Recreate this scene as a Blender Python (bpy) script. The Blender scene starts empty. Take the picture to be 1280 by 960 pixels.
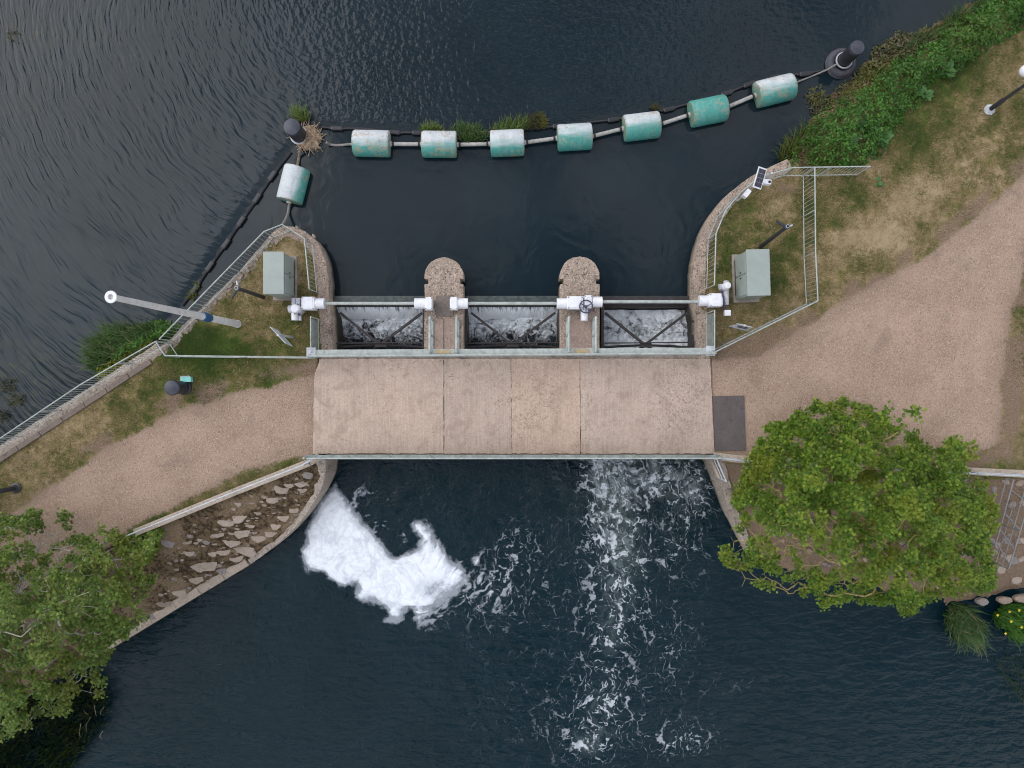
import bpy, bmesh, math, random
import numpy as np
from mathutils import Vector, Matrix

# ------------------------------------------------------------------ camera, sky, sun, exposure
scene = bpy.context.scene
COL = scene.collection
CAMH, SC = 26.0, 33.0                     # camera height (m) and photograph pixels per metre on the deck level
cam_d = bpy.data.cameras.new('camera')
cam = bpy.data.objects.new('camera', cam_d)
COL.objects.link(cam)
cam.location = (0, 0, CAMH)
cam_d.sensor_width = 36.0
cam_d.lens = 36.0 * CAMH / (1280 / SC)
cam_d.clip_end = 2000
scene.camera = cam

SUN_EL, SUN_AZ = math.radians(43), math.radians(-60)   # azimuth from +Y (up in the picture), negative = to the left
world = bpy.data.worlds.new('World')
scene.world = world
world.use_nodes = True
wt = world.node_tree
wt.nodes.clear()
w_out = wt.nodes.new('ShaderNodeOutputWorld')
w_bg = wt.nodes.new('ShaderNodeBackground')
w_sky = wt.nodes.new('ShaderNodeTexSky')
w_sky.sky_type = 'NISHITA'
w_sky.sun_disc = False
w_sky.sun_elevation = SUN_EL
w_sky.sun_rotation = SUN_AZ
w_sky.air_density = 1.0
w_sky.dust_density = 0.8
w_tc = wt.nodes.new('ShaderNodeTexCoord')
w_no = wt.nodes.new('ShaderNodeTexNoise')
w_no.inputs['Scale'].default_value = 4.2
w_no.inputs['Detail'].default_value = 6
w_no.inputs['Roughness'].default_value = 0.58
w_map = wt.nodes.new('ShaderNodeMapping')
w_map.inputs['Location'].default_value = (1.3, 4.2, 0.7)
w_mr = wt.nodes.new('ShaderNodeMapRange')
w_mr.interpolation_type = 'SMOOTHSTEP'
w_mr.inputs['From Min'].default_value = 0.43
w_mr.inputs['From Max'].default_value = 0.58
w_mr.inputs['To Min'].default_value = 0.05
w_mr.inputs['To Max'].default_value = 1.0
w_mix = wt.nodes.new('ShaderNodeMix')
w_mix.data_type = 'RGBA'
w_mix.inputs[7].default_value = (9.9, 9.9, 10.4, 1)     # broken cloud cover
wt.links.new(w_tc.outputs['Generated'], w_map.inputs['Vector'])
wt.links.new(w_map.outputs[0], w_no.inputs['Vector'])
wt.links.new(w_no.outputs[0], w_mr.inputs['Value'])
wt.links.new(w_mr.outputs[0], w_mix.inputs[0])
wt.links.new(w_sky.outputs[0], w_mix.inputs[6])
wt.links.new(w_mix.outputs[2], w_bg.inputs['Color'])
wt.links.new(w_bg.outputs[0], w_out.inputs['Surface'])
w_bg.inputs['Strength'].default_value = 0.115

sun_d = bpy.data.lights.new('sun', 'SUN')
sun_d.energy = 1.15
sun_d.angle = math.radians(51)         # a veiled sun behind bright cloud
sun_d.color = (1.0, 0.985, 0.965)
sun = bpy.data.objects.new('sun', sun_d)
COL.objects.link(sun)
_sd = Vector((math.sin(SUN_AZ) * math.cos(SUN_EL), math.cos(SUN_AZ) * math.cos(SUN_EL), math.sin(SUN_EL)))
sun.rotation_euler = (-_sd).to_track_quat('-Z', 'Y').to_euler()

scene.view_settings.view_transform = 'Standard'
scene.view_settings.look = 'None'
scene.view_settings.gamma = 1.0
scene.view_settings.use_curve_mapping = False
scene.view_settings.exposure = 0.46
scene.cycles.filter_width = 1.05
scene.cycles.max_bounces = 6
scene.cycles.diffuse_bounces = 3
scene.cycles.glossy_bounces = 3
scene.cycles.transmission_bounces = 4
scene.cycles.transparent_max_bounces = 6
scene.cycles.caustics_reflective = False
scene.cycles.caustics_refractive = False

# ------------------------------------------------------------------ helpers
rnd = random.Random(7)
rng = np.random.default_rng(11)
ZU, ZL = -0.9, -1.9                       # upper and lower water levels

def P(px, py, z=0.0):
    """Point in the place, z metres above the deck, that the photograph shows at pixel (px, py)."""
    f = (CAMH - z) / CAMH / SC
    return Vector(((px - 640) * f, (480 - py) * f, z))

def link(o):
    COL.objects.link(o)
    return o

def tag(o, label=None, cat=None, group=None, kind=None):
    if label: o['label'] = label
    if cat: o['category'] = cat
    if group: o['group'] = group
    if kind: o['kind'] = kind
    return o

def thing(name, loc=(0, 0, 0), label=None, cat=None, group=None, rz=0.0):
    o = link(bpy.data.objects.new(name, None))
    o.location = loc
    o.rotation_euler = (0, 0, rz)
    o.empty_display_size = 0.2
    return tag(o, label, cat, group)

class MB:
    """Collects shapes for one mesh object."""
    def __init__(s): s.v, s.f = [], []
    def add(s, vs, fs):
        b = len(s.v)
        s.v += [tuple(v) for v in vs]
        s.f += [tuple(i + b for i in f) for f in fs]
        return s
    def box(s, c, size, rz=0.0, taper=1.0):
        x, y, z = (d / 2 for d in size)
        cs, sn = math.cos(rz), math.sin(rz)
        vs = []
        for dz, t in ((-z, 1.0), (z, taper)):
            for dx, dy in ((-x, -y), (x, -y), (x, y), (-x, y)):
                a, b = dx * t, dy * t
                vs.append((c[0] + a * cs - b * sn, c[1] + a * sn + b * cs, c[2] + dz))
        return s.add(vs, [(3, 2, 1, 0), (4, 5, 6, 7), (0, 1, 5, 4), (1, 2, 6, 5), (2, 3, 7, 6), (3, 0, 4, 7)])
    def cyl(s, a, b, r, r2=None, n=12, caps=True):
        a, b = Vector(a), Vector(b)
        r2 = r if r2 is None else r2
        d = (b - a).normalized()
        u = d.orthogonal().normalized()
        w = d.cross(u)
        vs = []
        for p, rr in ((a, r), (b, r2)):
            for i in range(n):
                t = 2 * math.pi * i / n
                vs.append(p + (u * math.cos(t) + w * math.sin(t)) * rr)
        fs = [(i, (i + 1) % n, n + (i + 1) % n, n + i) for i in range(n)]
        if caps: fs += [tuple(range(n))[::-1], tuple(range(n, 2 * n))]
        return s.add(vs, fs)
    def bar(s, a, b, w, h):
        """Rectangular bar from a to b: w across (horizontal), h the other way."""
        a, b = Vector(a), Vector(b)
        d = (b - a).normalized()
        up = Vector((0, 0, 1)) if abs(d.z) < 0.95 else Vector((1, 0, 0))
        sd = d.cross(up).normalized()
        un = sd.cross(d).normalized()
        vs = []
        for p in (a, b):
            for i, j in ((-1, -1), (1, -1), (1, 1), (-1, 1)):
                vs.append(p + sd * (i * w / 2) + un * (j * h / 2))
        return s.add(vs, [(0, 1, 2, 3), (7, 6, 5, 4), (0, 4, 5, 1), (1, 5, 6, 2), (2, 6, 7, 3), (3, 7, 4, 0)])
    def tube(s, pts, rad, n=6):
        """Tube through points; rad a number or a list."""
        pts = [Vector(p) for p in pts]
        rr = [rad] * len(pts) if isinstance(rad, (int, float)) else rad
        vs, fs, u = [], [], None
        for k, p in enumerate(pts):
            d = (pts[min(k + 1, len(pts) - 1)] - pts[max(k - 1, 0)]).normalized()
            u = d.orthogonal().normalized() if u is None else (u - d * u.dot(d)).normalized()
            w = d.cross(u)
            for i in range(n):
                t = 2 * math.pi * i / n
                vs.append(p + (u * math.cos(t) + w * math.sin(t)) * rr[k])
        for k in range(len(pts) - 1):
            for i in range(n):
                j = (i + 1) % n
                fs.append((k * n + i, k * n + j, (k + 1) * n + j, (k + 1) * n + i))
        fs += [tuple(range(n))[::-1], tuple(range((len(pts) - 1) * n, len(pts) * n))]
        return s.add(vs, fs)
    def lathe(s, prof, n=20, c=(0, 0, 0), axis=None):
        """Profile of (radius, height) turned round z (or round axis a->b through c)."""
        vs, fs = [], []
        R = Matrix.Identity(3) if axis is None else Vector((0, 0, 1)).rotation_difference(Vector(axis)).to_matrix()
        for r, h in prof:
            for i in range(n):
                t = 2 * math.pi * i / n
                vs.append(R @ Vector((r * math.cos(t), r * math.sin(t), h)) + Vector(c))
        for k in range(len(prof) - 1):
            for i in range(n):
                j = (i + 1) % n
                fs.append((k * n + i, k * n + j, (k + 1) * n + j, (k + 1) * n + i))
        fs += [tuple(range(n))[::-1], tuple(range((len(prof) - 1) * n, len(prof) * n))]
        return s.add(vs, fs)
    def prism(s, poly, z0, z1):
        """Polygon (xy, counter-clockwise) raised from z0 to z1; z1 a number or a list."""
        n = len(poly)
        zt = [z1] * n if isinstance(z1, (int, float)) else z1
        vs = [(p[0], p[1], z0) for p in poly] + [(p[0], p[1], zt[i]) for i, p in enumerate(poly)]
        fs = [tuple(range(n))[::-1], tuple(range(n, 2 * n))]
        fs += [(i, (i + 1) % n, n + (i + 1) % n, n + i) for i in range(n)]
        return s.add(vs, fs)
    def mesh(s, name, smooth=None):
        me = bpy.data.meshes.new(name)
        me.from_pydata(s.v, [], s.f)
        if smooth:
            me.polygons.foreach_set('use_smooth', [True] * len(me.polygons))
            me.set_sharp_from_angle(angle=math.radians(smooth))
        me.update()
        return me
    def build(s, name, mat, parent=None, smooth=None, bevel=0.0):
        o = link(bpy.data.objects.new(name, s.mesh(name, smooth)))
        o.data.materials.append(mat)
        if parent: o.parent = parent
        if bevel:
            m = o.modifiers.new('bevel', 'BEVEL')
            m.width = bevel
            m.segments = 2
            m.limit_method = 'ANGLE'
        return o

def npmesh(name, verts, faces, mat, attrs=None, smooth=False, parent=None):
    """Mesh object from numpy arrays; faces (n,3) or (n,4)."""
    me = bpy.data.meshes.new(name)
    verts = np.asarray(verts, dtype=np.float32)
    faces = np.asarray(faces, dtype=np.int32)
    k = faces.shape[1]
    me.vertices.add(len(verts))
    me.vertices.foreach_set('co', verts.ravel())
    me.loops.add(len(faces) * k)
    me.loops.foreach_set('vertex_index', faces.ravel())
    me.polygons.add(len(faces))
    me.polygons.foreach_set('loop_start', np.arange(len(faces), dtype=np.int32) * k)
    me.update(calc_edges=True)
    if smooth: me.polygons.foreach_set('use_smooth', np.ones(len(faces), dtype=bool))
    for a, val in (attrs or {}).items():
        at = me.attributes.new(a, 'FLOAT', 'POINT')
        at.data.foreach_set('value', np.asarray(val, dtype=np.float32))
    o = link(bpy.data.objects.new(name, me))
    me.materials.append(mat)
    if parent: o.parent = parent
    return o

def vnoise(x, y, seed=0):
    xi, yi = np.floor(x).astype(np.int64), np.floor(y).astype(np.int64)
    xf, yf = x - xi, y - yi
    u, v = xf * xf * (3 - 2 * xf), yf * yf * (3 - 2 * yf)
    def h(a, b):
        n = (a * 374761393 + b * 668265263 + seed * 1442695041) & 0x7fffffff
        n = ((n ^ (n >> 13)) * 1274126177) & 0x7fffffff
        return ((n ^ (n >> 16)) & 0xffff) / 65535.0
    return (h(xi, yi) * (1 - u) + h(xi + 1, yi) * u) * (1 - v) + (h(xi, yi + 1) * (1 - u) + h(xi + 1, yi + 1) * u) * v

def fbm(x, y, seed=0, oct=4):
    s, a, t = 0, 0.5, 0
    for i in range(oct):
        s = s + a * vnoise(x * 2 ** i, y * 2 ** i, seed + i * 17)
        t += a
        a *= 0.5
    return s / t

def sstep(a, b, x):
    t = np.clip((x - a) / (b - a), 0, 1)
    return t * t * (3 - 2 * t)

def inside(poly, x, y):
    r = np.zeros(x.shape, bool)
    n = len(poly)
    for i in range(n):
        x1, y1 = poly[i][0], poly[i][1]
        x2, y2 = poly[(i + 1) % n][0], poly[(i + 1) % n][1]
        if y1 == y2: continue
        c = ((y1 > y) != (y2 > y)) & (x < (x2 - x1) * (y - y1) / (y2 - y1) + x1)
        r ^= c
    return r

def pdist(pts, x, y, closed=False):
    """Distance to a polyline and the z of its nearest point."""
    best = np.full(x.shape, 1e9)
    bz = np.zeros(x.shape)
    m = len(pts) if closed else len(pts) - 1
    for i in range(m):
        a, b = pts[i], pts[(i + 1) % len(pts)]
        dx, dy = b[0] - a[0], b[1] - a[1]
        t = np.clip(((x - a[0]) * dx + (y - a[1]) * dy) / (dx * dx + dy * dy + 1e-12), 0, 1)
        d = np.hypot(x - a[0] - t * dx, y - a[1] - t * dy)
        k = d < best
        best = np.where(k, d, best)
        az, bzz = (a[2], b[2]) if len(a) > 2 else (0, 0)
        bz = np.where(k, az + t * (bzz - az), bz)
    return best, bz

def spline(pts, n=6):
    """Catmull-Rom through points."""
    pts = [Vector(p) for p in pts]
    out = []
    for i in range(len(pts) - 1):
        p0, p1, p2, p3 = pts[max(i - 1, 0)], pts[i], pts[i + 1], pts[min(i + 2, len(pts) - 1)]
        for k in range(n):
            t = k / n
            out.append(0.5 * ((2 * p1) + (p2 - p0) * t + (2 * p0 - 5 * p1 + 4 * p2 - p3) * t * t + (3 * p1 - p0 - 3 * p2 + p3) * t ** 3))
    out.append(pts[-1])
    return out

def resample(pts, step):
    pts = [Vector(p) for p in pts]
    out, acc = [pts[0].copy()], 0.0
    for a, b in zip(pts, pts[1:]):
        L = (b - a).length
        t = step - acc
        while t <= L:
            out.append(a + (b - a) * (t / L))
            t += step
        acc = L - (t - step)
    if (out[-1] - pts[-1]).length > step * 0.3: out.append(pts[-1].copy())
    return out

# ------------------------------------------------------------------ materials
class G:
    """A small node-graph writer for one material."""
    def __init__(s, name):
        s.m = bpy.data.materials.new(name)
        s.m.use_nodes = True
        s.t = s.m.node_tree
        s.t.nodes.clear()
        s.out = s.t.nodes.new('ShaderNodeOutputMaterial')
        s.b = s.t.nodes.new('ShaderNodeBsdfPrincipled')
        s.t.links.new(s.b.outputs[0], s.out.inputs[0])
        s._pos = None
    def set(s, inp, v):
        if isinstance(v, bpy.types.NodeSocket): s.t.links.new(v, inp)
        elif isinstance(v, (tuple, list)) and len(v) == 3 and inp.type == 'RGBA': inp.default_value = (*v, 1)
        else: inp.default_value = v
    def node(s, typ, ins=None, out=0, **props):
        n = s.t.nodes.new(typ)
        for k, v in props.items(): setattr(n, k, v)
        for k, v in (ins or {}).items(): s.set(n.inputs[k], v)
        return n.outputs[out]
    def pos(s):
        if s._pos is None: s._pos = s.node('ShaderNodeNewGeometry', out=0)
        return s._pos
    def obj(s): return s.node('ShaderNodeTexCoord', out=3)
    def mapping(s, vec, scale=(1, 1, 1), rot=(0, 0, 0), loc=(0, 0, 0)):
        return s.node('ShaderNodeMapping', {'Vector': vec, 'Scale': scale, 'Rotation': rot, 'Location': loc})
    def noise(s, scale, detail=3, rough=0.55, vec=None, dist=0.0):
        return s.node('ShaderNodeTexNoise', {'Vector': vec if vec is not None else s.pos(), 'Scale': scale, 'Detail': detail, 'Roughness': rough, 'Distortion': dist})
    def voro(s, scale, vec=None, feature='F1', out=0, rand=1.0):
        return s.node('ShaderNodeTexVoronoi', {'Vector': vec if vec is not None else s.pos(), 'Scale': scale, 'Randomness': rand}, out=out, feature=feature)
    def math(s, op, a, b=0.0, c=None, clamp=False):
        ins = {0: a, 1: b}
        if c is not None: ins[2] = c
        return s.node('ShaderNodeMath', ins, operation=op, use_clamp=clamp)
    def mr(s, v, a, b, lo=0.0, hi=1.0, smooth=True):
        return s.node('ShaderNodeMapRange', {'Value': v, 'From Min': a, 'From Max': b, 'To Min': lo, 'To Max': hi}, interpolation_type='SMOOTHSTEP' if smooth else 'LINEAR')
    def mix(s, f, a, b, blend='MIX'):
        return s.node('ShaderNodeMix', {0: f, 6: a, 7: b}, out=2, data_type='RGBA', blend_type=blend)
    def attr(s, name, out=2, typ='GEOMETRY'):
        return s.node('ShaderNodeAttribute', out=out, attribute_name=name, attribute_type=typ)
    def sep(s, v, i):
        return s.node('ShaderNodeSeparateXYZ', {0: v}, out=i)
    def ramp(s, f, stops):
        n = s.t.nodes.new('ShaderNodeValToRGB')
        while len(n.color_ramp.elements) < len(stops): n.color_ramp.elements.new(0.5)
        for e, (p, c) in zip(n.color_ramp.elements, stops):
            e.position = p
            e.color = (*c, 1)
        s.set(n.inputs[0], f)
        return n.outputs[0]
    def bump(s, h, dist=0.01, strength=1.0, normal=None):
        ins = {'Height': h, 'Distance': dist, 'Strength': strength}
        if normal is not None: ins['Normal'] = normal
        return s.node('ShaderNodeBump', ins)
    def done(s, color=None, rough=None, normal=None, **kw):
        if color is not None: s.set(s.b.inputs['Base Color'], color)
        if rough is not None: s.set(s.b.inputs['Roughness'], rough)
        if normal is not None: s.set(s.b.inputs['Normal'], normal)
        for k, v in kw.items(): s.set(s.b.inputs[k.replace('_', ' ')], v)
        return s.m

def plain(name, col, rough=0.5, var=0.25, scale=6.0, dirt=None, dirt_amt=0.3, metal=0.0, bump=0.0):
    g = G(name)
    c2 = tuple(min(1, v * (1 + var)) for v in col)
    c1 = tuple(v * (1 - var) for v in col)
    c = g.mix(g.mr(g.noise(scale, 4, 0.6), 0.3, 0.7), c1, c2)
    if dirt:
        c = g.mix(g.math('MULTIPLY', g.mr(g.noise(scale * 1.7, 5, 0.7, dist=0.4), 0.52, 0.68), dirt_amt), c, dirt)
    nrm = g.bump(g.noise(scale * 8, 3), bump) if bump else None
    return g.done(c, rough, nrm, Metallic=metal)

def concrete(name, base, dark, speck=0.5, sc=1.0, rough=0.9, wet=None):
    g = G(name)
    n1 = g.noise(1.1 * sc, 5, 0.6)
    n2 = g.noise(22 * sc, 3, 0.6)
    v = g.voro(26 * sc, out=1)
    lum = g.node('ShaderNodeRGBToBW', {0: v})
    c = g.mix(g.mr(n1, 0.35, 0.7), tuple(b * 0.82 for b in base), base)
    c = g.mix(g.math('MULTIPLY', g.mr(lum, 0.55, 0.95), speck), c, tuple(min(1, b * 1.55) for b in base))
    c = g.mix(g.math('MULTIPLY', g.mr(lum, 0.34, 0.05), speck), c, dark)
    c = g.mix(g.math('MULTIPLY', g.mr(g.noise(2.6 * sc, 6, 0.72, dist=0.6), 0.56, 0.70), 0.75), c, dark)
    if wet:      # algae band near the water line
        z = g.sep(g.pos(), 2)
        w = g.mr(g.math('ADD', z, g.math('MULTIPLY', g.noise(3, 4), 0.5)), wet[0], wet[1], 1.0, 0.0)
        c = g.mix(w, c, (0.035, 0.035, 0.022))
    h = g.math('ADD', n2, g.math('MULTIPLY', lum, 0.5))
    return g.done(c, rough, g.bump(h, 0.012))

def make_deck_mat():
    g = G('deck_concrete')
    base = (0.435, 0.330, 0.258)
    p = g.pos()
    brush = g.noise(1.0, 3, 0.6, g.mapping(p, (16, 0.55, 1)))
    n1 = g.noise(0.55, 5, 0.6)
    fine = g.noise(30, 3, 0.7)
    v = g.node('ShaderNodeRGBToBW', {0: g.voro(30, out=1)})
    c = g.mix(g.mr(n1, 0.3, 0.7), tuple(b * 0.86 for b in base), tuple(b * 1.08 for b in base))
    c = g.mix(g.math('MULTIPLY', g.mr(brush, 0.35, 0.7), 0.5), c, (0.53, 0.43, 0.35))
    c = g.mix(g.math('MULTIPLY', g.mr(fine, 0.52, 0.72), 0.65), c, (0.23, 0.162, 0.12))
    c = g.mix(g.math('MULTIPLY', g.mr(v, 0.66, 0.95), 0.45), c, (0.55, 0.46, 0.39))
    c = g.mix(g.math('MULTIPLY', g.mr(v, 0.30, 0.04), 0.45), c, (0.20, 0.15, 0.125))
    worn = g.attr('worn')
    w = g.math('MULTIPLY', worn, g.mr(g.noise(11, 6, 0.8, dist=0.3), 0.50, 0.62))
    c = g.mix(g.math('MULTIPLY', w, 0.75), c, (0.17, 0.115, 0.09))
    w2 = g.math('MULTIPLY', worn, g.mr(g.noise(13, 4, 0.7), 0.60, 0.70))
    c = g.mix(g.math('MULTIPLY', w2, 0.6), c, (0.60, 0.54, 0.49))
    c = g.mix(1.0, c, g.attr('tone', 1, 'OBJECT'), 'MULTIPLY')
    blot = g.mr(g.noise(1.5, 6, 0.72, dist=0.8), 0.50, 0.66)
    c = g.mix(g.math('MULTIPLY', blot, 0.42), c, (0.235, 0.165, 0.125))
    crk = g.math('MULTIPLY', g.mr(g.math('ABSOLUTE', g.math('SUBTRACT', g.noise(0.7, 5, 0.65, dist=0.3), 0.5)), 0.0, 0.006, 1.0, 0.0), g.mr(g.noise(0.5, 2), 0.52, 0.60))
    c = g.mix(g.math('MULTIPLY', crk, 0.7), c, (0.10, 0.07, 0.055))
    spot = g.math('MULTIPLY', g.mr(g.voro(2.3), 0.0, 0.09, 1.0, 0.0), 0.7)
    c = g.mix(spot, c, (0.11, 0.08, 0.06))
    h = g.math('ADD', fine, g.math('MULTIPLY', brush, 0.8))
    return g.done(c, 0.92, g.bump(h, 0.008))

def make_terrain_mat():
    g = G('terrain')
    p = g.pos()
    gravel_a, dry, soil, moss = g.attr('gravel'), g.attr('dry'), g.attr('soil'), g.attr('moss')
    # gravel: bound pea shingle
    cell = g.node('ShaderNodeRGBToBW', {0: g.voro(34, out=1)})
    fine = g.noise(24, 4, 0.7)
    big = g.noise(0.7, 5, 0.6)
    gc = g.mix(g.mr(big, 0.3, 0.7), (0.310, 0.213, 0.152), (0.385, 0.270, 0.196))
    gc = g.mix(g.math('MULTIPLY', g.mr(cell, 0.60, 0.92), 0.70), gc, (0.50, 0.40, 0.32))
    gc = g.mix(g.math('MULTIPLY', g.mr(cell, 0.36, 0.03), 0.70), gc, (0.135, 0.092, 0.068))
    gc = g.mix(g.math('MULTIPLY', g.mr(fine, 0.55, 0.75), 0.35), gc, (0.15, 0.108, 0.088))
    gc = g.mix(g.math('MULTIPLY', g.mr(g.noise(3.1, 5, 0.75), 0.66, 0.74), 0.8), gc, (0.085, 0.058, 0.044))
    gc = g.mix(g.math('MULTIPLY', g.mr(g.voro(1.6), 0.0, 0.075, 1.0, 0.0), 0.75), gc, (0.06, 0.042, 0.03))
    gc = g.mix(g.math('MULTIPLY', g.attr('edge'), 0.45), gc, (0.15, 0.105, 0.08))
    trk = g.math('MULTIPLY', g.attr('track'), g.mr(g.noise(1.8, 5, 0.7), 0.35, 0.65))
    gc = g.mix(g.math('MULTIPLY', trk, 0.18), gc, (0.45, 0.34, 0.26))
    gc = g.mix(g.math('MULTIPLY', g.mr(g.noise(0.9, 4, 0.65, dist=0.5), 0.55, 0.72), 0.35), gc, (0.17, 0.122, 0.10))
    # dry lawn
    n1 = g.noise(3.4, 6, 0.7)
    n2 = g.noise(24, 5, 0.75)
    dd = g.math('ADD', dry, g.math('MULTIPLY', g.math('SUBTRACT', n1, 0.5), 1.6))
    dd = g.math('ADD', dd, g.math('MULTIPLY', g.math('SUBTRACT', n2, 0.5), 1.3))
    lc = g.ramp(dd, [(0.10, (0.042, 0.070, 0.010)), (0.42, (0.10, 0.103, 0.028)), (0.66, (0.205, 0.150, 0.068)), (0.98, (0.34, 0.26, 0.15))])
    # bare soil and leaf litter
    scol = g.mix(g.mr(g.noise(26, 5, 0.75), 0.30, 0.70), (0.105, 0.068, 0.044), (0.27, 0.19, 0.13))
    scol = g.mix(g.math('MULTIPLY', g.mr(cell, 0.7, 0.95), 0.35), scol, (0.42, 0.35, 0.29))
    mcol = g.mix(g.mr(g.noise(6, 5, 0.7), 0.38, 0.62), (0.035, 0.024, 0.013), (0.145, 0.100, 0.058))
    wob = g.math('MULTIPLY', g.math('SUBTRACT', g.noise(7, 6, 0.78), 0.5), 1.5)
    c = g.mix(g.mr(g.math('ADD', soil, wob), 0.20, 0.95), lc, scol)
    c = g.mix(g.mr(g.math('ADD', gravel_a, wob), 0.30, 0.70), c, gc)
    c = g.mix(g.mr(g.math('ADD', moss, wob), 0.40, 0.62), c, mcol)
    h = g.math('ADD', g.math('MULTIPLY', cell, 0.35), g.math('ADD', n2, fine))
    return g.done(c, 0.95, g.bump(h, 0.014), Specular_IOR_Level=0.2)

def make_upper_water():
    g = G('river_water')
    p = g.pos()
    c0 = P(480, -30, ZU)
    d = g.node('ShaderNodeVectorMath', {0: p, 1: (c0.x, c0.y, ZU)}, operation='SUBTRACT')
    x, y = g.sep(d, 0), g.sep(d, 1)
    wig = g.math('MULTIPLY', g.math('SUBTRACT', g.noise(0.3, 2), 0.5), 1.3)
    r = g.math('ADD', g.node('ShaderNodeVectorMath', {0: d}, out=1, operation='LENGTH'), wig)
    th = g.math('MULTIPLY', g.math('ARCTAN2', y, g.math('MULTIPLY', x, -1.0)), 8.0)
    uv = g.node('ShaderNodeCombineXYZ', {0: g.math('MULTIPLY', r, 5.6), 1: g.math('MULTIPLY', th, 1.15), 2: 0.0})
    ring = g.noise(1.0, 2, 0.5, uv)
    chop = g.noise(1.0, 2, 0.5, g.mapping(p, (5.2, 3.4, 1), (0, 0, 0.6)))
    chop2 = g.noise(1.0, 2, 0.5, g.mapping(p, (2.6, 6.5, 1), (0, 0, -0.5)))
    calm = g.noise(1.0, 2, 0.4, dist=1.0)
    rip, chp = g.attr('ripple'), g.attr('chop')
    h = g.math('ADD', g.math('MULTIPLY', ring, rip), g.math('MULTIPLY', g.math('ADD', chop, chop2), g.math('MULTIPLY', chp, 0.6)))
    h = g.math('ADD', h, g.math('MULTIPLY', calm, 0.22))
    weed = g.attr('weed')
    wn = g.math('MULTIPLY', weed, g.mr(g.noise(3.5, 5, 0.7, dist=0.8), 0.45, 0.7))
    c = g.mix(g.mr(g.noise(0.25, 3), 0.3, 0.7), (0.0055, 0.0130, 0.0175), (0.0080, 0.0170, 0.0225))
    c = g.mix(wn, c, (0.034, 0.034, 0.012))
    return g.done(c, 0.10, g.bump(h, 0.046), IOR=1.333, Specular_IOR_Level=0.40)

def make_lower_water():
    g = G('pool_water')
    p = g.pos()
    foam, wild = g.attr('foam'), g.attr('wild')
    wv = g.node('ShaderNodeVectorMath', {0: p, 1: g.node('ShaderNodeVectorMath', {0: g.node('ShaderNodeTexNoise', {'Vector': p, 'Scale': 0.8, 'Detail': 3}, out=1), 1: (1.6, 1.6, 0)}, operation='MULTIPLY')}, operation='ADD')
    st = g.mapping(wv, (1.0, 0.72, 1.0))
    wv2 = g.node('ShaderNodeVectorMath', {0: st, 1: g.node('ShaderNodeVectorMath', {0: g.node('ShaderNodeTexNoise', {'Vector': p, 'Scale': 4.5, 'Detail': 3}, out=1), 1: (0.30, 0.30, 0)}, operation='MULTIPLY')}, operation='ADD')
    e1 = g.voro(1.25, wv2, 'DISTANCE_TO_EDGE')
    e2 = g.voro(3.4, wv2, 'DISTANCE_TO_EDGE')
    frag = g.noise(2.4, 5, 0.7)
    frag2 = g.noise(6.0, 4, 0.7, wv2)
    # strand width grows with the amount of foam and breaks up at random
    wid = g.math('MULTIPLY', g.math('ADD', 0.012, g.math('MULTIPLY', foam, 0.20)), g.mr(frag, 0.47, 0.70, 0.0, 1.7))
    n1_ = g.mr(g.math('DIVIDE', e1, g.math('ADD', wid, 0.001)), 0.45, 1.25, 1.0, 0.0)
    wid2 = g.math('MULTIPLY', g.math('ADD', 0.0, g.math('MULTIPLY', foam, 0.17)), g.mr(frag2, 0.47, 0.70, 0.0, 1.7))
    n2_ = g.mr(g.math('DIVIDE', e2, g.math('ADD', wid2, 0.001)), 0.4, 1.2, 1.0, 0.0)
    sp = g.noise(10, 2, 0.5, wv2)
    speck = g.math('MULTIPLY', g.mr(sp, 0.66, 0.76), g.mr(frag, 0.50, 0.64))
    fac = g.math('MAXIMUM', g.math('MAXIMUM', g.math('MULTIPLY', n1_, 0.85), g.math('MULTIPLY', n2_, 0.7)), g.math('MULTIPLY', speck, 0.7))
    fac = g.math('MULTIPLY', fac, g.mr(frag2, 0.25, 0.60, 0.35, 1.0))
    fac = g.math('MULTIPLY', fac, g.mr(foam, 0.01, 0.40, 0.0, 0.9))
    milk = g.math('MULTIPLY', g.mr(g.noise(3.2, 5, 0.65, wv2), 0.40, 0.68), g.mr(foam, 0.22, 0.62, 0.0, 0.8))
    # open water: body colour with aerated green where the jet comes out
    c = g.mix(g.mr(g.noise(0.3, 3), 0.3, 0.7), (0.0015, 0.0120, 0.0170), (0.0035, 0.0155, 0.0215))
    c = g.mix(g.math('MULTIPLY', g.mr(foam, 0.25, 0.9), 0.8), c, (0.060, 0.082, 0.080))
    c = g.mix(milk, c, (0.26, 0.31, 0.31))
    c = g.mix(fac, c, (0.60, 0.64, 0.68))
    w1 = g.noise(1.0, 2, 0.5, g.mapping(p, (1.3, 3.6, 1), (0, 0, 0.25)), dist=0.5)
    w2 = g.noise(4.2, 3, 0.6, wv)
    h = g.math('ADD', g.math('MULTIPLY', w1, 0.55), g.math('MULTIPLY', w2, g.math('ADD', 0.22, g.math('MULTIPLY', wild, 1.5))))
    rgh = g.mr(fac, 0.0, 0.6, 0.06, 0.75)
    return g.done(c, rgh, g.bump(h, 0.075), IOR=1.333, Specular_IOR_Level=0.36)

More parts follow.
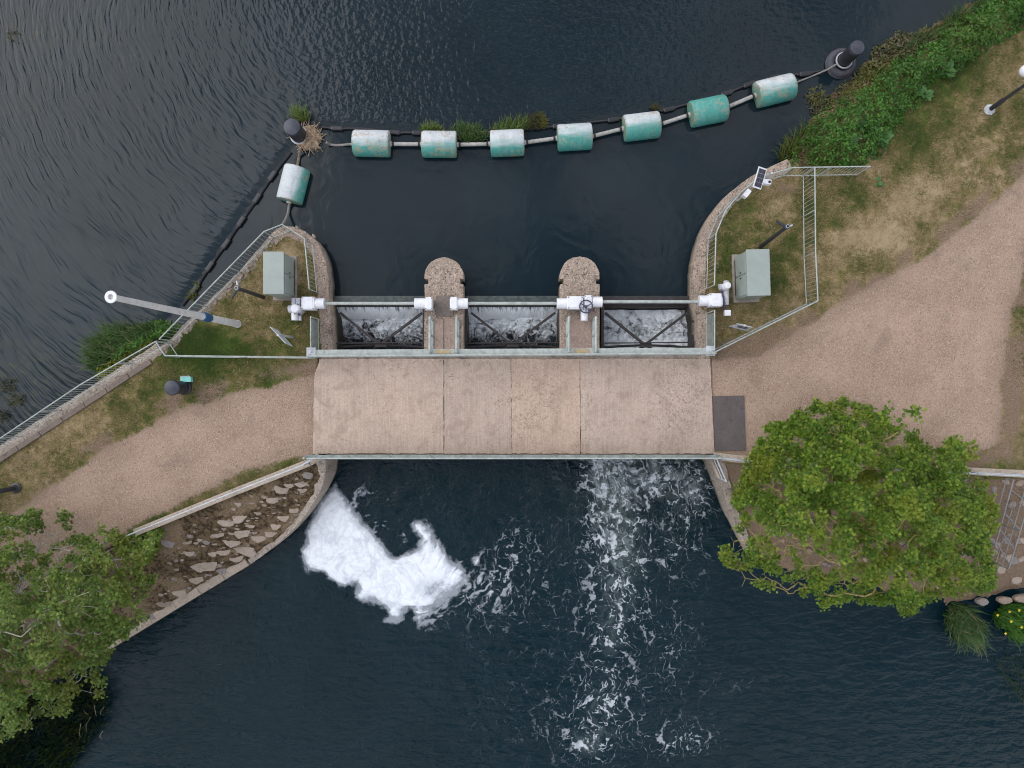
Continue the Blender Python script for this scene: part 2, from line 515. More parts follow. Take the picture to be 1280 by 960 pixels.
def make_foam():
    g = G('river_foam')
    th = g.attr('thick')
    p = g.pos()
    n = g.noise(5.5, 6, 0.68, dist=0.8)
    n2 = g.noise(14, 4, 0.7)
    a = g.math('ADD', th, g.math('MULTIPLY', g.math('SUBTRACT', n, 0.5), 0.5))
    alpha = g.math('ADD', g.math('MULTIPLY', g.mr(a, 0.06, 0.30), 0.5), g.math('MULTIPLY', g.mr(a, 0.34, 0.60), 0.5))
    sw = g.noise(0.9, 4, 0.55, dist=1.6)
    swl = g.mr(g.math('ABSOLUTE', g.math('SUBTRACT', sw, 0.5)), 0.0, 0.05, 1.0, 0.0)
    c = g.mix(g.mr(g.math('ADD', a, g.math('MULTIPLY', n2, 0.25)), 0.3, 1.0), (0.45, 0.49, 0.54), (0.74, 0.77, 0.80))
    c = g.mix(g.math('MULTIPLY', g.mr(g.noise(1.1, 4, 0.6, dist=1.4), 0.50, 0.68), 0.55), c, (0.44, 0.48, 0.53))
    c = g.mix(g.math('MULTIPLY', swl, 0.30), c, (0.40, 0.44, 0.50))
    return g.done(c, 0.8, g.bump(g.math('ADD', n, g.math('MULTIPLY', n2, 0.15)), 0.02), Alpha=alpha, Specular_IOR_Level=0.2)

def make_fall():
    g = G('falling_water')
    p = g.pos()
    st = g.noise(1.0, 4, 0.6, g.mapping(p, (16, 1.6, 1.6)))
    st2 = g.noise(1.0, 3, 0.6, g.mapping(p, (5, 1.0, 1.0)))
    z = g.sep(p, 2)
    low = g.mr(z, -0.95, -1.6)
    f = g.mr(g.math('ADD', g.math('ADD', g.math('MULTIPLY', st, 0.8), g.math('MULTIPLY', st2, 0.5)), g.math('MULTIPLY', low, 0.45)), 0.50, 0.80)
    c = g.mix(f, (0.07, 0.09, 0.10), (0.84, 0.88, 0.91))
    return g.done(c, g.mr(f, 0, 1, 0.15, 0.7), g.bump(st, 0.03), IOR=1.333)

def make_churn():
    g = G('churning_water')
    p = g.pos()
    wv = g.node('ShaderNodeVectorMath', {0: p, 1: g.node('ShaderNodeVectorMath', {0: g.node('ShaderNodeTexNoise', {'Vector': p, 'Scale': 1.6, 'Detail': 3}, out=1), 1: (1.0, 1.0, 0)}, operation='MULTIPLY')}, operation='ADD')
    r1 = g.noise(2.6, 5, 0.62, wv)
    ridge = g.math('SUBTRACT', 1.0, g.math('MULTIPLY', g.math('ABSOLUTE', g.math('SUBTRACT', r1, 0.5)), 5.0))
    n = g.noise(6.5, 5, 0.68, wv)
    fo = g.attr('foam')
    v = g.math('ADD', g.math('ADD', g.math('MULTIPLY', ridge, 0.35), g.math('MULTIPLY', n, 0.6)), g.math('MULTIPLY', fo, 0.75))
    f = g.mr(v, 0.62, 0.94)
    air = g.attr('air')
    c = g.mix(air, (0.012, 0.018, 0.024), (0.17, 0.20, 0.19))
    c = g.mix(f, c, (0.82, 0.86, 0.89))
    return g.done(c, g.mr(f, 0, 1, 0.12, 0.7), g.bump(g.math('ADD', n, g.math('MULTIPLY', f, 0.4)), 0.10), IOR=1.333)

def leaf_mat(name, a, b, c3, sub=0.25, dead=None, olive=(0.15, 0.155, 0.02)):
    g = G(name)
    ri = g.node('ShaderNodeNewGeometry', out=8)
    c = g.ramp(ri, [(0.0, a), (0.5, b), (1.0, c3)])
    c = g.mix(g.mr(g.noise(0.9, 4), 0.35, 0.68), c, g.mix(0.5, c, tuple(v * 0.55 for v in a)))
    c = g.mix(g.math('MULTIPLY', g.mr(g.noise(0.55, 3, 0.6), 0.48, 0.66), 0.55), c, olive)
    if dead:
        c = g.mix(g.math('GREATER_THAN', g.math('FRACT', g.math('MULTIPLY', ri, 37.7)), 1 - dead[1]), c, dead[0])
    tr = g.node('ShaderNodeBsdfTranslucent', {0: g.mix(0.4, c, (0.16, 0.20, 0.02))})
    g.done(c, 0.5, Specular_IOR_Level=0.35)
    mx = g.node('ShaderNodeMixShader', {0: sub, 1: g.b.outputs[0], 2: tr})
    g.t.links.new(mx, g.out.inputs[0])
    return g.m

def grass_mat():
    g = G('grass_blades')
    ri = g.node('ShaderNodeNewGeometry', out=8)
    d = g.math('ADD', g.attr('dry'), g.math('MULTIPLY', g.math('SUBTRACT', ri, 0.5), 0.5))
    c = g.ramp(d, [(0.1, (0.042, 0.075, 0.014)), (0.45, (0.095, 0.105, 0.030)), (0.7, (0.21, 0.155, 0.07)), (1.0, (0.36, 0.28, 0.16))])
    return g.done(c, 0.7, Specular_IOR_Level=0.2)

def buoy_mat():
    g = G('buoy_paint')
    ob = g.obj()
    rn = g.math('MULTIPLY', g.node('ShaderNodeObjectInfo', out=5), 60.0)
    o = g.node('ShaderNodeVectorMath', {0: ob, 1: g.node('ShaderNodeCombineXYZ', {0: rn, 1: rn, 2: 0.0})}, operation='ADD')
    chalk = g.attr('chalk', typ='OBJECT')
    up = g.math('MULTIPLY', g.sep(ob, 2), 2.0)                   # the chalked flank of the drum, in its own frame
    yv = g.math('MULTIPLY', g.sep(ob, 1), 2.0)
    n = g.noise(2.2, 5, 0.65, g.mapping(o, (0.6, 2.2, 2.2)))
    n2 = g.noise(9, 5, 0.7, o)
    lvl = g.math('ADD', g.math('ADD', g.math('MULTIPLY', up, 0.55), g.math('MULTIPLY', yv, 0.55)), g.math('MULTIPLY', g.math('SUBTRACT', n, 0.5), 0.9))
    f = g.mr(g.math('ADD', lvl, chalk), 0.42, 1.05)
    teal = g.mix(n2, (0.030, 0.21, 0.175), (0.075, 0.33, 0.28))
    c = g.mix(g.math('MULTIPLY', f, 0.95), teal, (0.53, 0.54, 0.55))
    c = g.mix(g.math('MULTIPLY', g.mr(g.noise(4.5, 5, 0.75, g.mapping(o, (2.5, 0.7, 0.7))), 0.50, 0.66), 0.45), c, (0.26, 0.32, 0.28))
    c = g.mix(g.math('MULTIPLY', g.mr(g.math('ADD', g.math('MULTIPLY', n2, 0.6), g.math('MULTIPLY', g.noise(1.7, 4, 0.7, g.mapping(o, (1, 1, 1), (0, 0, 0), (3, 1, 7))), 0.6)), 0.63, 0.73), 0.7), c, (0.36, 0.25, 0.15))
    ends = g.mr(g.math('ABSOLUTE', g.sep(ob, 0)), 0.60, 0.70)
    c = g.mix(g.math('MULTIPLY', ends, g.mr(n2, 0.40, 0.62)), c, (0.22, 0.20, 0.12))
    return g.done(c, 0.6, g.bump(n2, 0.006))

M = dict(
    deck=make_deck_mat(), terrain=make_terrain_mat(), upper=make_upper_water(), lower=make_lower_water(),
    foam=make_foam(), fall=make_fall(), churn=make_churn(), grass=grass_mat(), buoy=buoy_mat(),
    conc=concrete('pier_concrete', (0.33, 0.255, 0.20), (0.040, 0.026, 0.018), 0.8, 0.9, wet=(-0.75, -0.05)),
    conc_wing=concrete('wing_wall_concrete', (0.33, 0.275, 0.225), (0.07, 0.05, 0.035), 0.7, 0.8, wet=(-1.75, -1.3)),
    conc_pale=concrete('coping_concrete', (0.42, 0.345, 0.275), (0.16, 0.12, 0.085), 0.4, 1.0),
    conc_wall=concrete('wall_concrete', (0.25, 0.205, 0.165), (0.05, 0.04, 0.028), 0.5, 0.8, wet=(-0.75, -0.05)),
    slab=concrete('infill_screed', (0.37, 0.275, 0.22), (0.13, 0.085, 0.06), 0.4, 1.0),
    stone=concrete('pitching_stone', (0.30, 0.235, 0.18), (0.12, 0.085, 0.06), 0.35, 1.2),
    stone_pale=concrete('pale_stone', (0.37, 0.30, 0.24), (0.16, 0.12, 0.09), 0.3, 1.2),
    stone_grey=concrete('grey_stone', (0.25, 0.215, 0.195), (0.09, 0.07, 0.055), 0.35, 1.2),
    kerb=concrete('kerb_stone', (0.20, 0.155, 0.125), (0.07, 0.05, 0.04), 0.4, 1.2),
    asphalt=concrete('asphalt_patch', (0.115, 0.095, 0.09), (0.05, 0.04, 0.038), 0.35, 1.6),
    rail=plain('rail_green_paint', (0.345, 0.372, 0.345), 0.5, 0.18, 5, (0.16, 0.13, 0.10), 0.35),
    rail_dk=plain('beam_green_paint', (0.20, 0.23, 0.21), 0.55, 0.25, 4, (0.12, 0.09, 0.06), 0.5),
    galv=plain('galvanised_steel', (0.46, 0.48, 0.50), 0.5, 0.15, 5, (0.2, 0.19, 0.18), 0.4, 0.2),
    white=plain('white_enamel', (0.70, 0.70, 0.72), 0.35, 0.06, 6, (0.38, 0.35, 0.31), 0.35),
    white_grey=plain('grey_white_casting', (0.50, 0.50, 0.55), 0.4, 0.15, 8, (0.2, 0.2, 0.2), 0.3),
    navy=plain('navy_wheel_paint', (0.035, 0.035, 0.075), 0.45, 0.2, 8),
    black=plain('black_paint', (0.022, 0.023, 0.028), 0.45, 0.25, 5, (0.07, 0.065, 0.06), 0.4),
    blacktop=plain('black_cap_plastic', (0.035, 0.038, 0.052), 0.5, 0.25, 4, (0.08, 0.08, 0.08), 0.3),
    rubber=plain('tyre_rubber', (0.045, 0.045, 0.055), 0.7, 0.3, 5, (0.10, 0.09, 0.08), 0.4),
    float_=plain('boom_float_plastic', (0.012, 0.013, 0.016), 0.4, 0.3, 5, (0.035, 0.035, 0.03), 0.3),
    steel_dk=plain('gate_steel', (0.022, 0.018, 0.017), 0.6, 0.35, 5, (0.07, 0.045, 0.03), 0.5),
    crest=plain('wet_crest_paint', (0.05, 0.062, 0.055), 0.3, 0.4, 6, (0.02, 0.02, 0.016), 0.6),
    galv_dk=plain('dull_galvanised', (0.19, 0.19, 0.19), 0.6, 0.2, 6, (0.13, 0.11, 0.09), 0.5),
    plate=plain('checker_plate', (0.15, 0.12, 0.10), 0.6, 0.2, 9, (0.06, 0.045, 0.04), 0.5),
    cab=plain('cabinet_green', (0.275, 0.31, 0.28), 0.45, 0.06, 2.2, (0.26, 0.30, 0.27), 0.6),
    cab_base=plain('cabinet_plinth', (0.26, 0.225, 0.19), 0.8, 0.15, 5),
    pole=plain('pole_grey', (0.58, 0.565, 0.55), 0.55, 0.08, 4, (0.25, 0.23, 0.20), 0.4),
    blue=plain('blue_band', (0.008, 0.075, 0.18), 0.4, 0.15, 6),
    cyan=plain('cyan_bag_plastic', (0.20, 0.55, 0.50), 0.45, 0.15, 8),
    pipe=plain('boom_pipe_paint', (0.36, 0.345, 0.32), 0.55, 0.2, 5, (0.13, 0.10, 0.06), 0.6),
    rope=plain('rope', (0.17, 0.13, 0.10), 0.9, 0.3, 12),
    chain=plain('chain', (0.20, 0.185, 0.17), 0.6, 0.3, 12),
    straw=plain('straw', (0.30, 0.215, 0.14), 0.9, 0.4, 9),
    bark=plain('bark_olive', (0.30, 0.235, 0.085), 0.85, 0.3, 6, (0.09, 0.07, 0.04), 0.5),
    bark_grey=plain('bark_grey', (0.33, 0.305, 0.25), 0.85, 0.3, 6, (0.10, 0.085, 0.06), 0.5),
    solar=plain('solar_cells', (0.022, 0.018, 0.035), 0.2, 0.2, 6),
    yellow=plain('flower_yellow', (0.50, 0.38, 0.01), 0.6, 0.2, 8),
    tread=plain('tread_tan', (0.36, 0.28, 0.16), 0.8, 0.2, 8),
    lens=plain('camera_lens', (0.02, 0.02, 0.025), 0.15, 0.2, 8),
    twig=plain('dead_twig', (0.21, 0.17, 0.12), 0.9, 0.3, 9),
    leaf_r=leaf_mat('leaf_sycamore', (0.070, 0.165, 0.018), (0.170, 0.295, 0.028), (0.37, 0.46, 0.055), 0.45, None, (0.30, 0.31, 0.032)),
    leaf_l=leaf_mat('leaf_willow_maple', (0.080, 0.170, 0.028), (0.180, 0.285, 0.048), (0.37, 0.44, 0.105), 0.42, ((0.20, 0.13, 0.05), 0.015), (0.21, 0.23, 0.03)),
    nettle=leaf_mat('leaf_nettle', (0.034, 0.105, 0.014), (0.066, 0.185, 0.022), (0.13, 0.27, 0.040), 0.3, None, (0.09, 0.15, 0.02)),
    dock=leaf_mat('leaf_dock', (0.055, 0.15, 0.04), (0.085, 0.20, 0.055), (0.12, 0.25, 0.075), 0.25),
    reed=leaf_mat('leaf_reed', (0.032, 0.085, 0.020), (0.060, 0.135, 0.032), (0.14, 0.215, 0.085), 0.25, ((0.26, 0.21, 0.11), 0.05), (0.08, 0.14, 0.03)),
    reed_dk=leaf_mat('leaf_sedge', (0.012, 0.030, 0.006), (0.022, 0.05, 0.010), (0.04, 0.075, 0.016), 0.2),
    scrub=leaf_mat('leaf_water_scrub', (0.050, 0.052, 0.018), (0.085, 0.082, 0.032), (0.13, 0.11, 0.055), 0.2),
    tuft=leaf_mat('leaf_tuft', (0.06, 0.13, 0.02), (0.11, 0.19, 0.035), (0.22, 0.26, 0.08), 0.25, ((0.25, 0.19, 0.10), 0.06)),
    spurge=leaf_mat('leaf_spurge', (0.16, 0.19, 0.02), (0.26, 0.27, 0.02), (0.36, 0.33, 0.02), 0.3),
)

# ------------------------------------------------------------------ the lie of the land
def pl(pts, z=0.0):
    return [P(p[0], p[1], p[2] if len(p) > 2 else z) for p in pts]

far_l = [(-3000, 2430), (0, 566)]
left_upper = pl([(-3000, 2430), (0, 566), (120, 488), (198, 437)])
left_nose = pl([(198, 437), (213, 424), (246, 391), (302, 337), (336, 297)])
left_round = spline(pl([(336, 297), (352, 284), (374, 287), (393, 300), (404, 320), (409, 345), (410, 372)]), 5)
left_chamber = pl([(410, 372), (413, 398), (415, 440), (415, 450)])
left_low_round = spline(pl([(406, 572, 0.0), (407, 592, -0.25), (398, 618, -0.55), (382, 643, -0.85), (356, 672, -1.15), (312, 705, -1.45)]), 5)
left_low = pl([(312, 705, -1.45), (130, 816, -1.45), (0, 895, -1.45), (-3000, 2710, -1.45)])
LEFT = left_upper + left_nose[1:] + left_round[1:] + left_chamber[1:] + pl([(403, 451), (403, 572)]) + left_low_round + left_low[1:]

right_chamber = pl([(874, 450), (873, 398), (868, 372)])
right_round = spline(pl([(868, 372), (868, 340), (873, 310), (882, 284), (898, 258), (918, 237), (942, 220), (966, 208), (986, 199)]), 4)
right_bank = pl([(986, 199), (984, 184), (1006, 150), (1042, 112), (1078, 76), (1130, 46), (1190, 14), (1240, -22), (1500, -210), (4000, -2000)], ZU)
right_low = pl([(4000, 560, -1.75), (1285, 746, -1.75), (1240, 752, -1.75), (1185, 762, -1.75), (1100, 742, -1.75), (1000, 722, -1.75), (936, 694, -1.5), (912, 640, -0.9), (894, 574, 0.0)])
RIGHT = right_chamber + right_round[1:] + right_bank[1:] + right_low + pl([(882, 572), (882, 451)])

path_left = pl([(400, 466), (345, 480), (300, 491), (240, 505), (192, 529), (130, 562), (60, 612), (0, 655), (-3000, 2560),
                (-3000, 2640), (60, 740), (120, 694), (180, 652), (240, 621), (300, 592), (352, 576), (400, 568)])
path_right = pl([(880, 449), (950, 447), (985, 425), (1030, 390), (1075, 366), (1125, 338), (1185, 300), (1235, 258), (1285, 212), (2600, -900),
                 (4000, -900), (2600, 50), (1380, 235), (1283, 322), (1262, 400), (1254, 480), (1246, 555), (1215, 572), (1100, 574), (940, 570), (880, 569)])
rail_left = pl([(388, 576, -0.02), (300, 612, -0.05), (150, 676, -0.1), (-300, 900, -0.3), (-3000, 2650, -0.3)])
rail_right = pl([(890, 576, -0.02), (940, 580, -0.05), (1240, 598, -0.1), (1400, 606, -0.1), (4000, 560, -0.1)])

def axis(lo, hi, step):
    a = list(np.arange(lo, hi + 0.1, step))
    d, l, h = step, lo, hi
    out_l, out_h = [], []
    while l > lo - 2600:
        d *= 1.35
        l -= d
        h += d
        out_l.append(l)
        out_h.append(h)
    return np.array(out_l[::-1] + a + out_h)

ax = (axis(-140, 1420, 3.4) - 640) / SC
ay = (480 - axis(-140, 1100, 3.4)) / SC
GX, GY = np.meshgrid(ax, ay)
in_l, in_r = inside(LEFT, GX, GY), inside(RIGHT, GX, GY)
land = in_l | in_r
dl, _ = pdist(LEFT, GX, GY, True)
dr, _ = pdist(RIGHT, GX, GY, True)
dsoft, _ = pdist(right_bank, GX, GY)
d_rl, zrl = pdist(rail_left, GX, GY)
d_cl, zcl = pdist(left_low_round + left_low[1:], GX, GY)
d_rr, zrr = pdist(rail_right, GX, GY)
d_cr, zcr = pdist(right_low, GX, GY)
revet_l_poly = rail_left + left_low[::-1] + left_low_round[::-1]
revet_r_poly = rail_right + right_low
in_rvl = inside(revet_l_poly, GX, GY) & in_l
in_rvr = inside(revet_r_poly, GX, GY) & in_r
rough = fbm(GX * 3.1, GY * 3.1, 3) - 0.5
rough2 = fbm(GX * 0.6, GY * 0.6, 5) - 0.5
Z = np.full(GX.shape, -3.4)
hard_l = sstep(0.07, 0.16, dl)
Z = np.where(in_l, -3.4 + 3.4 * hard_l + rough2 * 0.05 + rough * 0.02, Z)
t = d_rl / (d_rl + d_cl + 1e-6)
t = np.clip(t, 0, 1) ** 1.15
zz = zrl + (zcl - 0.05 - zrl) * t + rough * 0.10
Z = np.where(in_rvl, np.where(d_cl > 0.1, zz, -3.4), Z)
hard_r = sstep(0.07, 0.16, dr)
Z = np.where(in_r, -3.4 + 3.4 * hard_r + rough2 * 0.05 + rough * 0.02, Z)
soft_in = np.where(in_r, dsoft, -dsoft)
zsoft = -0.98 + 0.98 * sstep(-0.1, 1.5, soft_in + rough * 0.5) - 1.6 * sstep(0.1, 1.3, -soft_in)
use_soft = (dsoft < dr + 1e-4) | (soft_in > 0.0) & (dsoft < 2.2) & (dsoft < dr + 0.01)
Z = np.where(use_soft & (in_r | (dsoft < 1.5)) & (soft_in > -1.5), zsoft + rough * 0.06, Z)
t = np.clip(d_rr / (d_rr + d_cr + 1e-6), 0, 1)
zz = zrr + (zcr - 0.25 - zrr) * t ** 1.1 + rough * 0.22 * sstep(0.0, 0.6, d_rr)
Z = np.where(in_rvr, zz, Z)
PXX, PYY = GX * SC + 640, 480 - GY * SC          # plan coordinates in tens of centimetres or so, for laying out wear
# surface cover
wob = (fbm(GX * 1.3, GY * 1.3, 9) - 0.5)
dpl, _ = pdist(path_left, GX, GY, True)
dpr, _ = pdist(path_right, GX, GY, True)
spl = np.where(inside(path_left, GX, GY), dpl, -dpl)
spr = np.where(inside(path_right, GX, GY), dpr, -dpr)
gravel_s = np.maximum(spl, spr)
gravel = sstep(-0.28, 0.28, gravel_s + wob * 0.35)
dry = 0.56 + (fbm(GX * 0.45, GY * 0.45, 21) - 0.5) * 0.65 + wob * 0.5
def blob(px, py, rx, ry, rot=0):
    dx, dy = PXX - px, PYY - py
    c, s = math.cos(rot), math.sin(rot)
    return np.exp(-(((dx * c + dy * s) / rx) ** 2 + ((-dx * s + dy * c) / ry) ** 2))
dry -= 0.75 * blob(235, 425, 55, 26) + 0.35 * blob(280, 440, 60, 14) + 0.35 * blob(345, 300, 20, 10)
dry -= 0.3 * blob(925, 265, 30, 30) + 0.3 * blob(985, 330, 25, 40) + 0.25 * blob(1130, 130, 60, 45) + 0.3 * blob(1180, 95, 50, 35)
dry += 0.35 * blob(1140, 250, 90, 28, -0.6) + 0.3 * blob(1090, 300, 50, 30) + 0.3 * blob(360, 320, 20, 40) + 0.2 * blob(960, 255, 30, 12)
dry += 0.25 * blob(90, 540, 60, 30) + 0.25 * blob(300, 350, 30, 25)
dry = np.clip(dry, 0.02, 1.1)
soil = 0.9 * sstep(0.75, 0.0, np.abs(gravel_s + 0.25)) * sstep(0.35, 0.55, fbm(GX * 0.9, GY * 0.9, 31))
soil += 0.8 * blob(935, 430, 40, 16, -0.5) + 0.6 * blob(1060, 385, 60, 18, -0.5) + 0.5 * blob(345, 470, 40, 10)
soil += 0.8 * blob(985, 236, 22, 9) + 0.45 * sstep(1250, 1262, PXX) * sstep(320, 420, PYY) + 0.5 * blob(230, 490, 30, 14)
soil = np.where(in_rvr, 1.0, soil)
strip_l = in_l & ~in_rvl & (PYY > 565) & (spl < 0)
soil = np.where(strip_l, 0.35 + wob * 0.8, soil)
soil = np.clip(soil, 0, 1)
moss = np.where(in_rvl, 0.62 + wob * 1.6, 0.0)
moss += np.where(in_rvl, 0.6 * blob(245, 715, 55, 28, -0.4) + 0.35 * blob(330, 640, 70, 14, -0.45) - 0.55 * blob(280, 700, 90, 9, -0.55) - 0.5 * blob(250, 690, 30, 10), 0)
soil = np.where(in_rvl, 0.75, soil)
moss += np.where(soft_in < 1.4, 1.2 * sstep(1.2, .5, soft_in) * (dsoft < dr + .02), 0)
moss = np.clip(moss, 0, 1)
edge = np.exp(-np.clip(gravel_s, 0, 9) / .32) * (.4 + .8 * fbm(GX * 1.1, GY * 1.1, 44))
track = np.exp(-((gravel_s - .95) / .22) ** 2) + .8 * np.exp(-((gravel_s - 1.75) / .25) ** 2)
fld = dict(gravel=gravel, dry=dry, soil=soil, moss=moss, edge=edge, track=track)

ny, nx = GX.shape
vid = np.arange(ny * nx).reshape(ny, nx)
quads = np.stack([vid[1:, :-1], vid[1:, 1:], vid[:-1, 1:], vid[:-1, :-1]], -1).reshape(-1, 4)
def fc(a): return (a[1:, :-1].astype(float) + a[1:, 1:] + a[:-1, 1:] + a[:-1, :-1]).ravel() / 4
f_l, f_r = fc(in_l) > 0.5, fc(in_r) > 0.5
f_gl, f_gr = fc(spl) > 0, fc(spr) > 0
f_rl, f_rr = fc(in_rvl) > 0.5, fc(in_rvr) > 0.5
cls = np.zeros(len(quads), int)
cls[f_l], cls[f_r] = 1, 2
cls[f_l & f_rl], cls[f_r & f_rr] = 3, 4
cls[f_l & f_gl & ~f_rl], cls[f_r & f_gr] = 5, 6
VV = np.stack([GX, GY, Z], -1).reshape(-1, 3)
for k, nm in ((0, 'riverbed'), (1, 'left_bank'), (2, 'right_bank'), (3, 'revetment_slope'), (4, 'rubble_slope'), (5, 'gravel_path'), (6, 'gravel_path')):
    q = quads[cls == k]
    used, inv = np.unique(q, return_inverse=True)
    o = npmesh(nm, VV[used], inv.reshape(-1, 4), M['terrain'], {a: b.ravel()[used] for a, b in fld.items()}, smooth=True)
    tag(o, kind='structure')

def gsample(arr, x, y):
    """Field value at world points (nearest grid node)."""
    i = np.clip(np.searchsorted(-ay, -np.asarray(y)), 0, ny - 1)
    j = np.clip(np.searchsorted(ax, np.asarray(x)), 0, nx - 1)
    return arr[i, j]

# ------------------------------------------------------------------ water
def sheet(name, x0, x1, y0, y1, step, z, mat, fields, edge=80.0):
    def axw(a, b):
        m = list(np.arange(a, b + step * 0.5, step))
        lo, hi, d = a, m[-1], step
        L, Hh = [], []
        while lo > a - edge:
            d *= 1.6
            lo -= d
            hi += d
            L.append(lo)
            Hh.append(hi)
        return np.array(L[::-1] + m + Hh)
    xs, ys = axw(x0, x1), axw(y0, y1)
    X, Y = np.meshgrid(xs, ys)
    s = SC * CAMH / (CAMH - z)
    fx, fy = X * s + 640, 480 - Y * s
    at, dz, keep = fields(X, Y, fx, fy)
    n, m = X.shape
    v = np.arange(n * m).reshape(n, m)
    q = np.stack([v[:-1, :-1], v[:-1, 1:], v[1:, 1:], v[1:, :-1]], -1).reshape(-1, 4)
    kc = (keep[:-1, :-1] | keep[:-1, 1:] | keep[1:, 1:] | keep[1:, :-1]).ravel()
    q = q[kc]
    used, inv = np.unique(q, return_inverse=True)
    V = np.stack([X, Y, z + dz], -1).reshape(-1, 3)[used]
    o = npmesh(name, V, inv.reshape(-1, 4), mat, {a: b.ravel()[used] for a, b in at.items()}, smooth=True)
    return tag(o, kind='structure')

y_crest = P(0, 372, ZU).y
boom_line = pl([(-400, 980), (228, 384), (300, 277), (366, 188), (378, 168), (405, 160), (520, 166), (640, 166), (700, 158), (840, 137), (940, 104), (1010, 92), (1060, 80), (1500, -300)], ZU)
in_pool = boom_line + pl([(1500, 800), (-400, 1300)], ZU)

def upper_fields(X, Y, fx, fy):
    ip = inside(in_pool, X, Y)
    db, _ = pdist(boom_line, X, Y)
    out = np.where(ip, 0.0, sstep(0.0, 0.5, db))
    rip = out * (0.95 * sstep(760, 330, fx) * sstep(-900, 100, fx + 1000) + 0.05) * sstep(520, 250, fx - 0.35 * (170 - fy))
    big = 0.55 + 0.9 * fbm(X * 0.22, Y * 0.22, 77)
    rip = rip * big
    chop = out * (0.10 + 0.9 * sstep(330, 520, fx + 0.9 * (200 - fy) * 0.5) * sstep(1150, 620, fx)) * (0.5 + fbm(X * 0.3, Y * 0.3, 78))
    weed = np.exp(-(((fx - 20) / 60) ** 2 + ((fy - 480) / 50) ** 2)) + 0.8 * np.exp(-(((fx - 35) / 40) ** 2 + ((fy - 44) / 14) ** 2)) + 0.6 * np.exp(-(((fx - 130) / 35) ** 2 + ((fy - 48) / 12) ** 2)) + 0.4 * np.exp(-(((fx - 40) / 40) ** 2 + ((fy - 130) / 20) ** 2))
    lim = np.where(fx < 300, 640 - 0.62 * fx, np.where(fx < 414, 440, np.where(fx < 874, 374, 330)))
    keep = fy < lim
    return dict(ripple=rip, chop=chop, weed=np.clip(weed, 0, 1)), np.zeros(X.shape), keep
sheet('river', -21.5, 21.5, -4.0, 17.0, 0.11, ZU, M['upper'], upper_fields)

FO = [(800, 586, 66, 40, .55), (758, 592, 22, 44, .36), (866, 612, 26, 40, .36), (768, 650, 32, 46, .36), (778, 720, 32, 56, .24), (850, 685, 42, 36, .15),
      (760, 800, 26, 50, .17), (836, 800, 36, 46, .10), (752, 880, 36, 40, .18), (736, 932, 34, 26, .24), (852, 926, 48, 20, .22), (642, 690, 34, 40, .17), (612, 742, 40, 28, .17),
      (790, 770, 115, 190, .105), (930, 850, 80, 16, .07), (560, 745, 60, 30, .08), (470, 612, 46, 30, .07), (690, 900, 160, 60, .095), (680, 740, 120, 90, .085), (590, 790, 70, 40, .03)]
def lower_fields(X, Y, fx, fy):
    f = np.zeros(X.shape)
    for px, py, rx, ry, a in FO:
        f += a * np.exp(-(((fx - px) / rx) ** 2 + ((fy - py) / ry) ** 2))
    wild = np.exp(-(((fx - 800) / 90) ** 2 + ((fy - 590) / 110) ** 2)) + 0.25 * np.exp(-(((fx - 640) / 300) ** 2 + ((fy - 620) / 200) ** 2))
    dz = (fbm(X * 1.6, Y * 1.6, 5) - 0.5) * 0.35 * wild + (fbm(X * 4.2, Y * 4.2, 6) - 0.5) * 0.16 * wild
    keep = (Y < P(0, 436, ZL).y)
    keep &= (fy > 480 - 0.62 * fx + 120) | (fx > 390)
    keep &= ~((fx > 1100) & (fy < 560))
    keep &= (fy > 372 - 0.62 * fx + 330) | (fx > -100)
    return dict(foam=np.clip(f, 0, 1.2), wild=np.clip(wild, 0, 1)), dz, keep
sheet('tail_pool', -18.0, 21.5, -17.5, P(0, 430, ZL).y, 0.11, ZL, M['lower'], lower_fields)

# ------------------------------------------------------------------ walls and copings along the water
def coping(name, pts, w_in, w_out, ztop, zbot, mat, side, seed, jag=0.02, step=0.22, label=None, cat='wall', parent=None):
    """A wall along a 3-D polyline; side +1/-1 says on which hand the land lies; rough upper edges."""
    pts = resample(pts, step)
    n = len(pts)
    r = random.Random(seed)
    rows = []
    for i, p in enumerate(pts):
        a, b = pts[max(i - 1, 0)], pts[min(i + 1, n - 1)]
        d = Vector((b.x - a.x, b.y - a.y, 0)).normalized()
        nrm = Vector((-d.y, d.x, 0)) * side
        zt = p.z + ztop
        j = lambda: r.uniform(-jag, jag)
        o = p - nrm * w_out
        q = p + nrm * w_in
        m1, m2 = p.lerp(q, 0.33), p.lerp(q, 0.66)
        o2 = o + nrm * 0.03
        rows.append([(o.x, o.y, zbot), (o.x + j() * .4, o.y + j() * .4, zt - 0.04 + j()), (o2.x + j(), o2.y + j(), zt + j() * .5), (m1.x, m1.y, zt + j()), (m2.x, m2.y, zt + j()), (q.x + j(), q.y + j(), zt + j() * .6), (q.x, q.y, zbot)])
    m = MB()
    k = len(rows[0])
    vs = [v for row in rows for v in row]
    fs = []
    for i in range(n - 1):
        for c in range(k - 1):
            f = (i * k + c, i * k + c + 1, (i + 1) * k + c + 1, (i + 1) * k + c)
            fs.append(f if side > 0 else f[::-1])
    e = tuple(range(k))
    fs += [e[::-1] if side > 0 else e, tuple(c + (n - 1) * k for c in (e if side > 0 else e[::-1]))]
    m.add(vs, fs)
    o = m.build(name, mat, parent, smooth=35)
    if label: tag(o, label, cat)
    return o

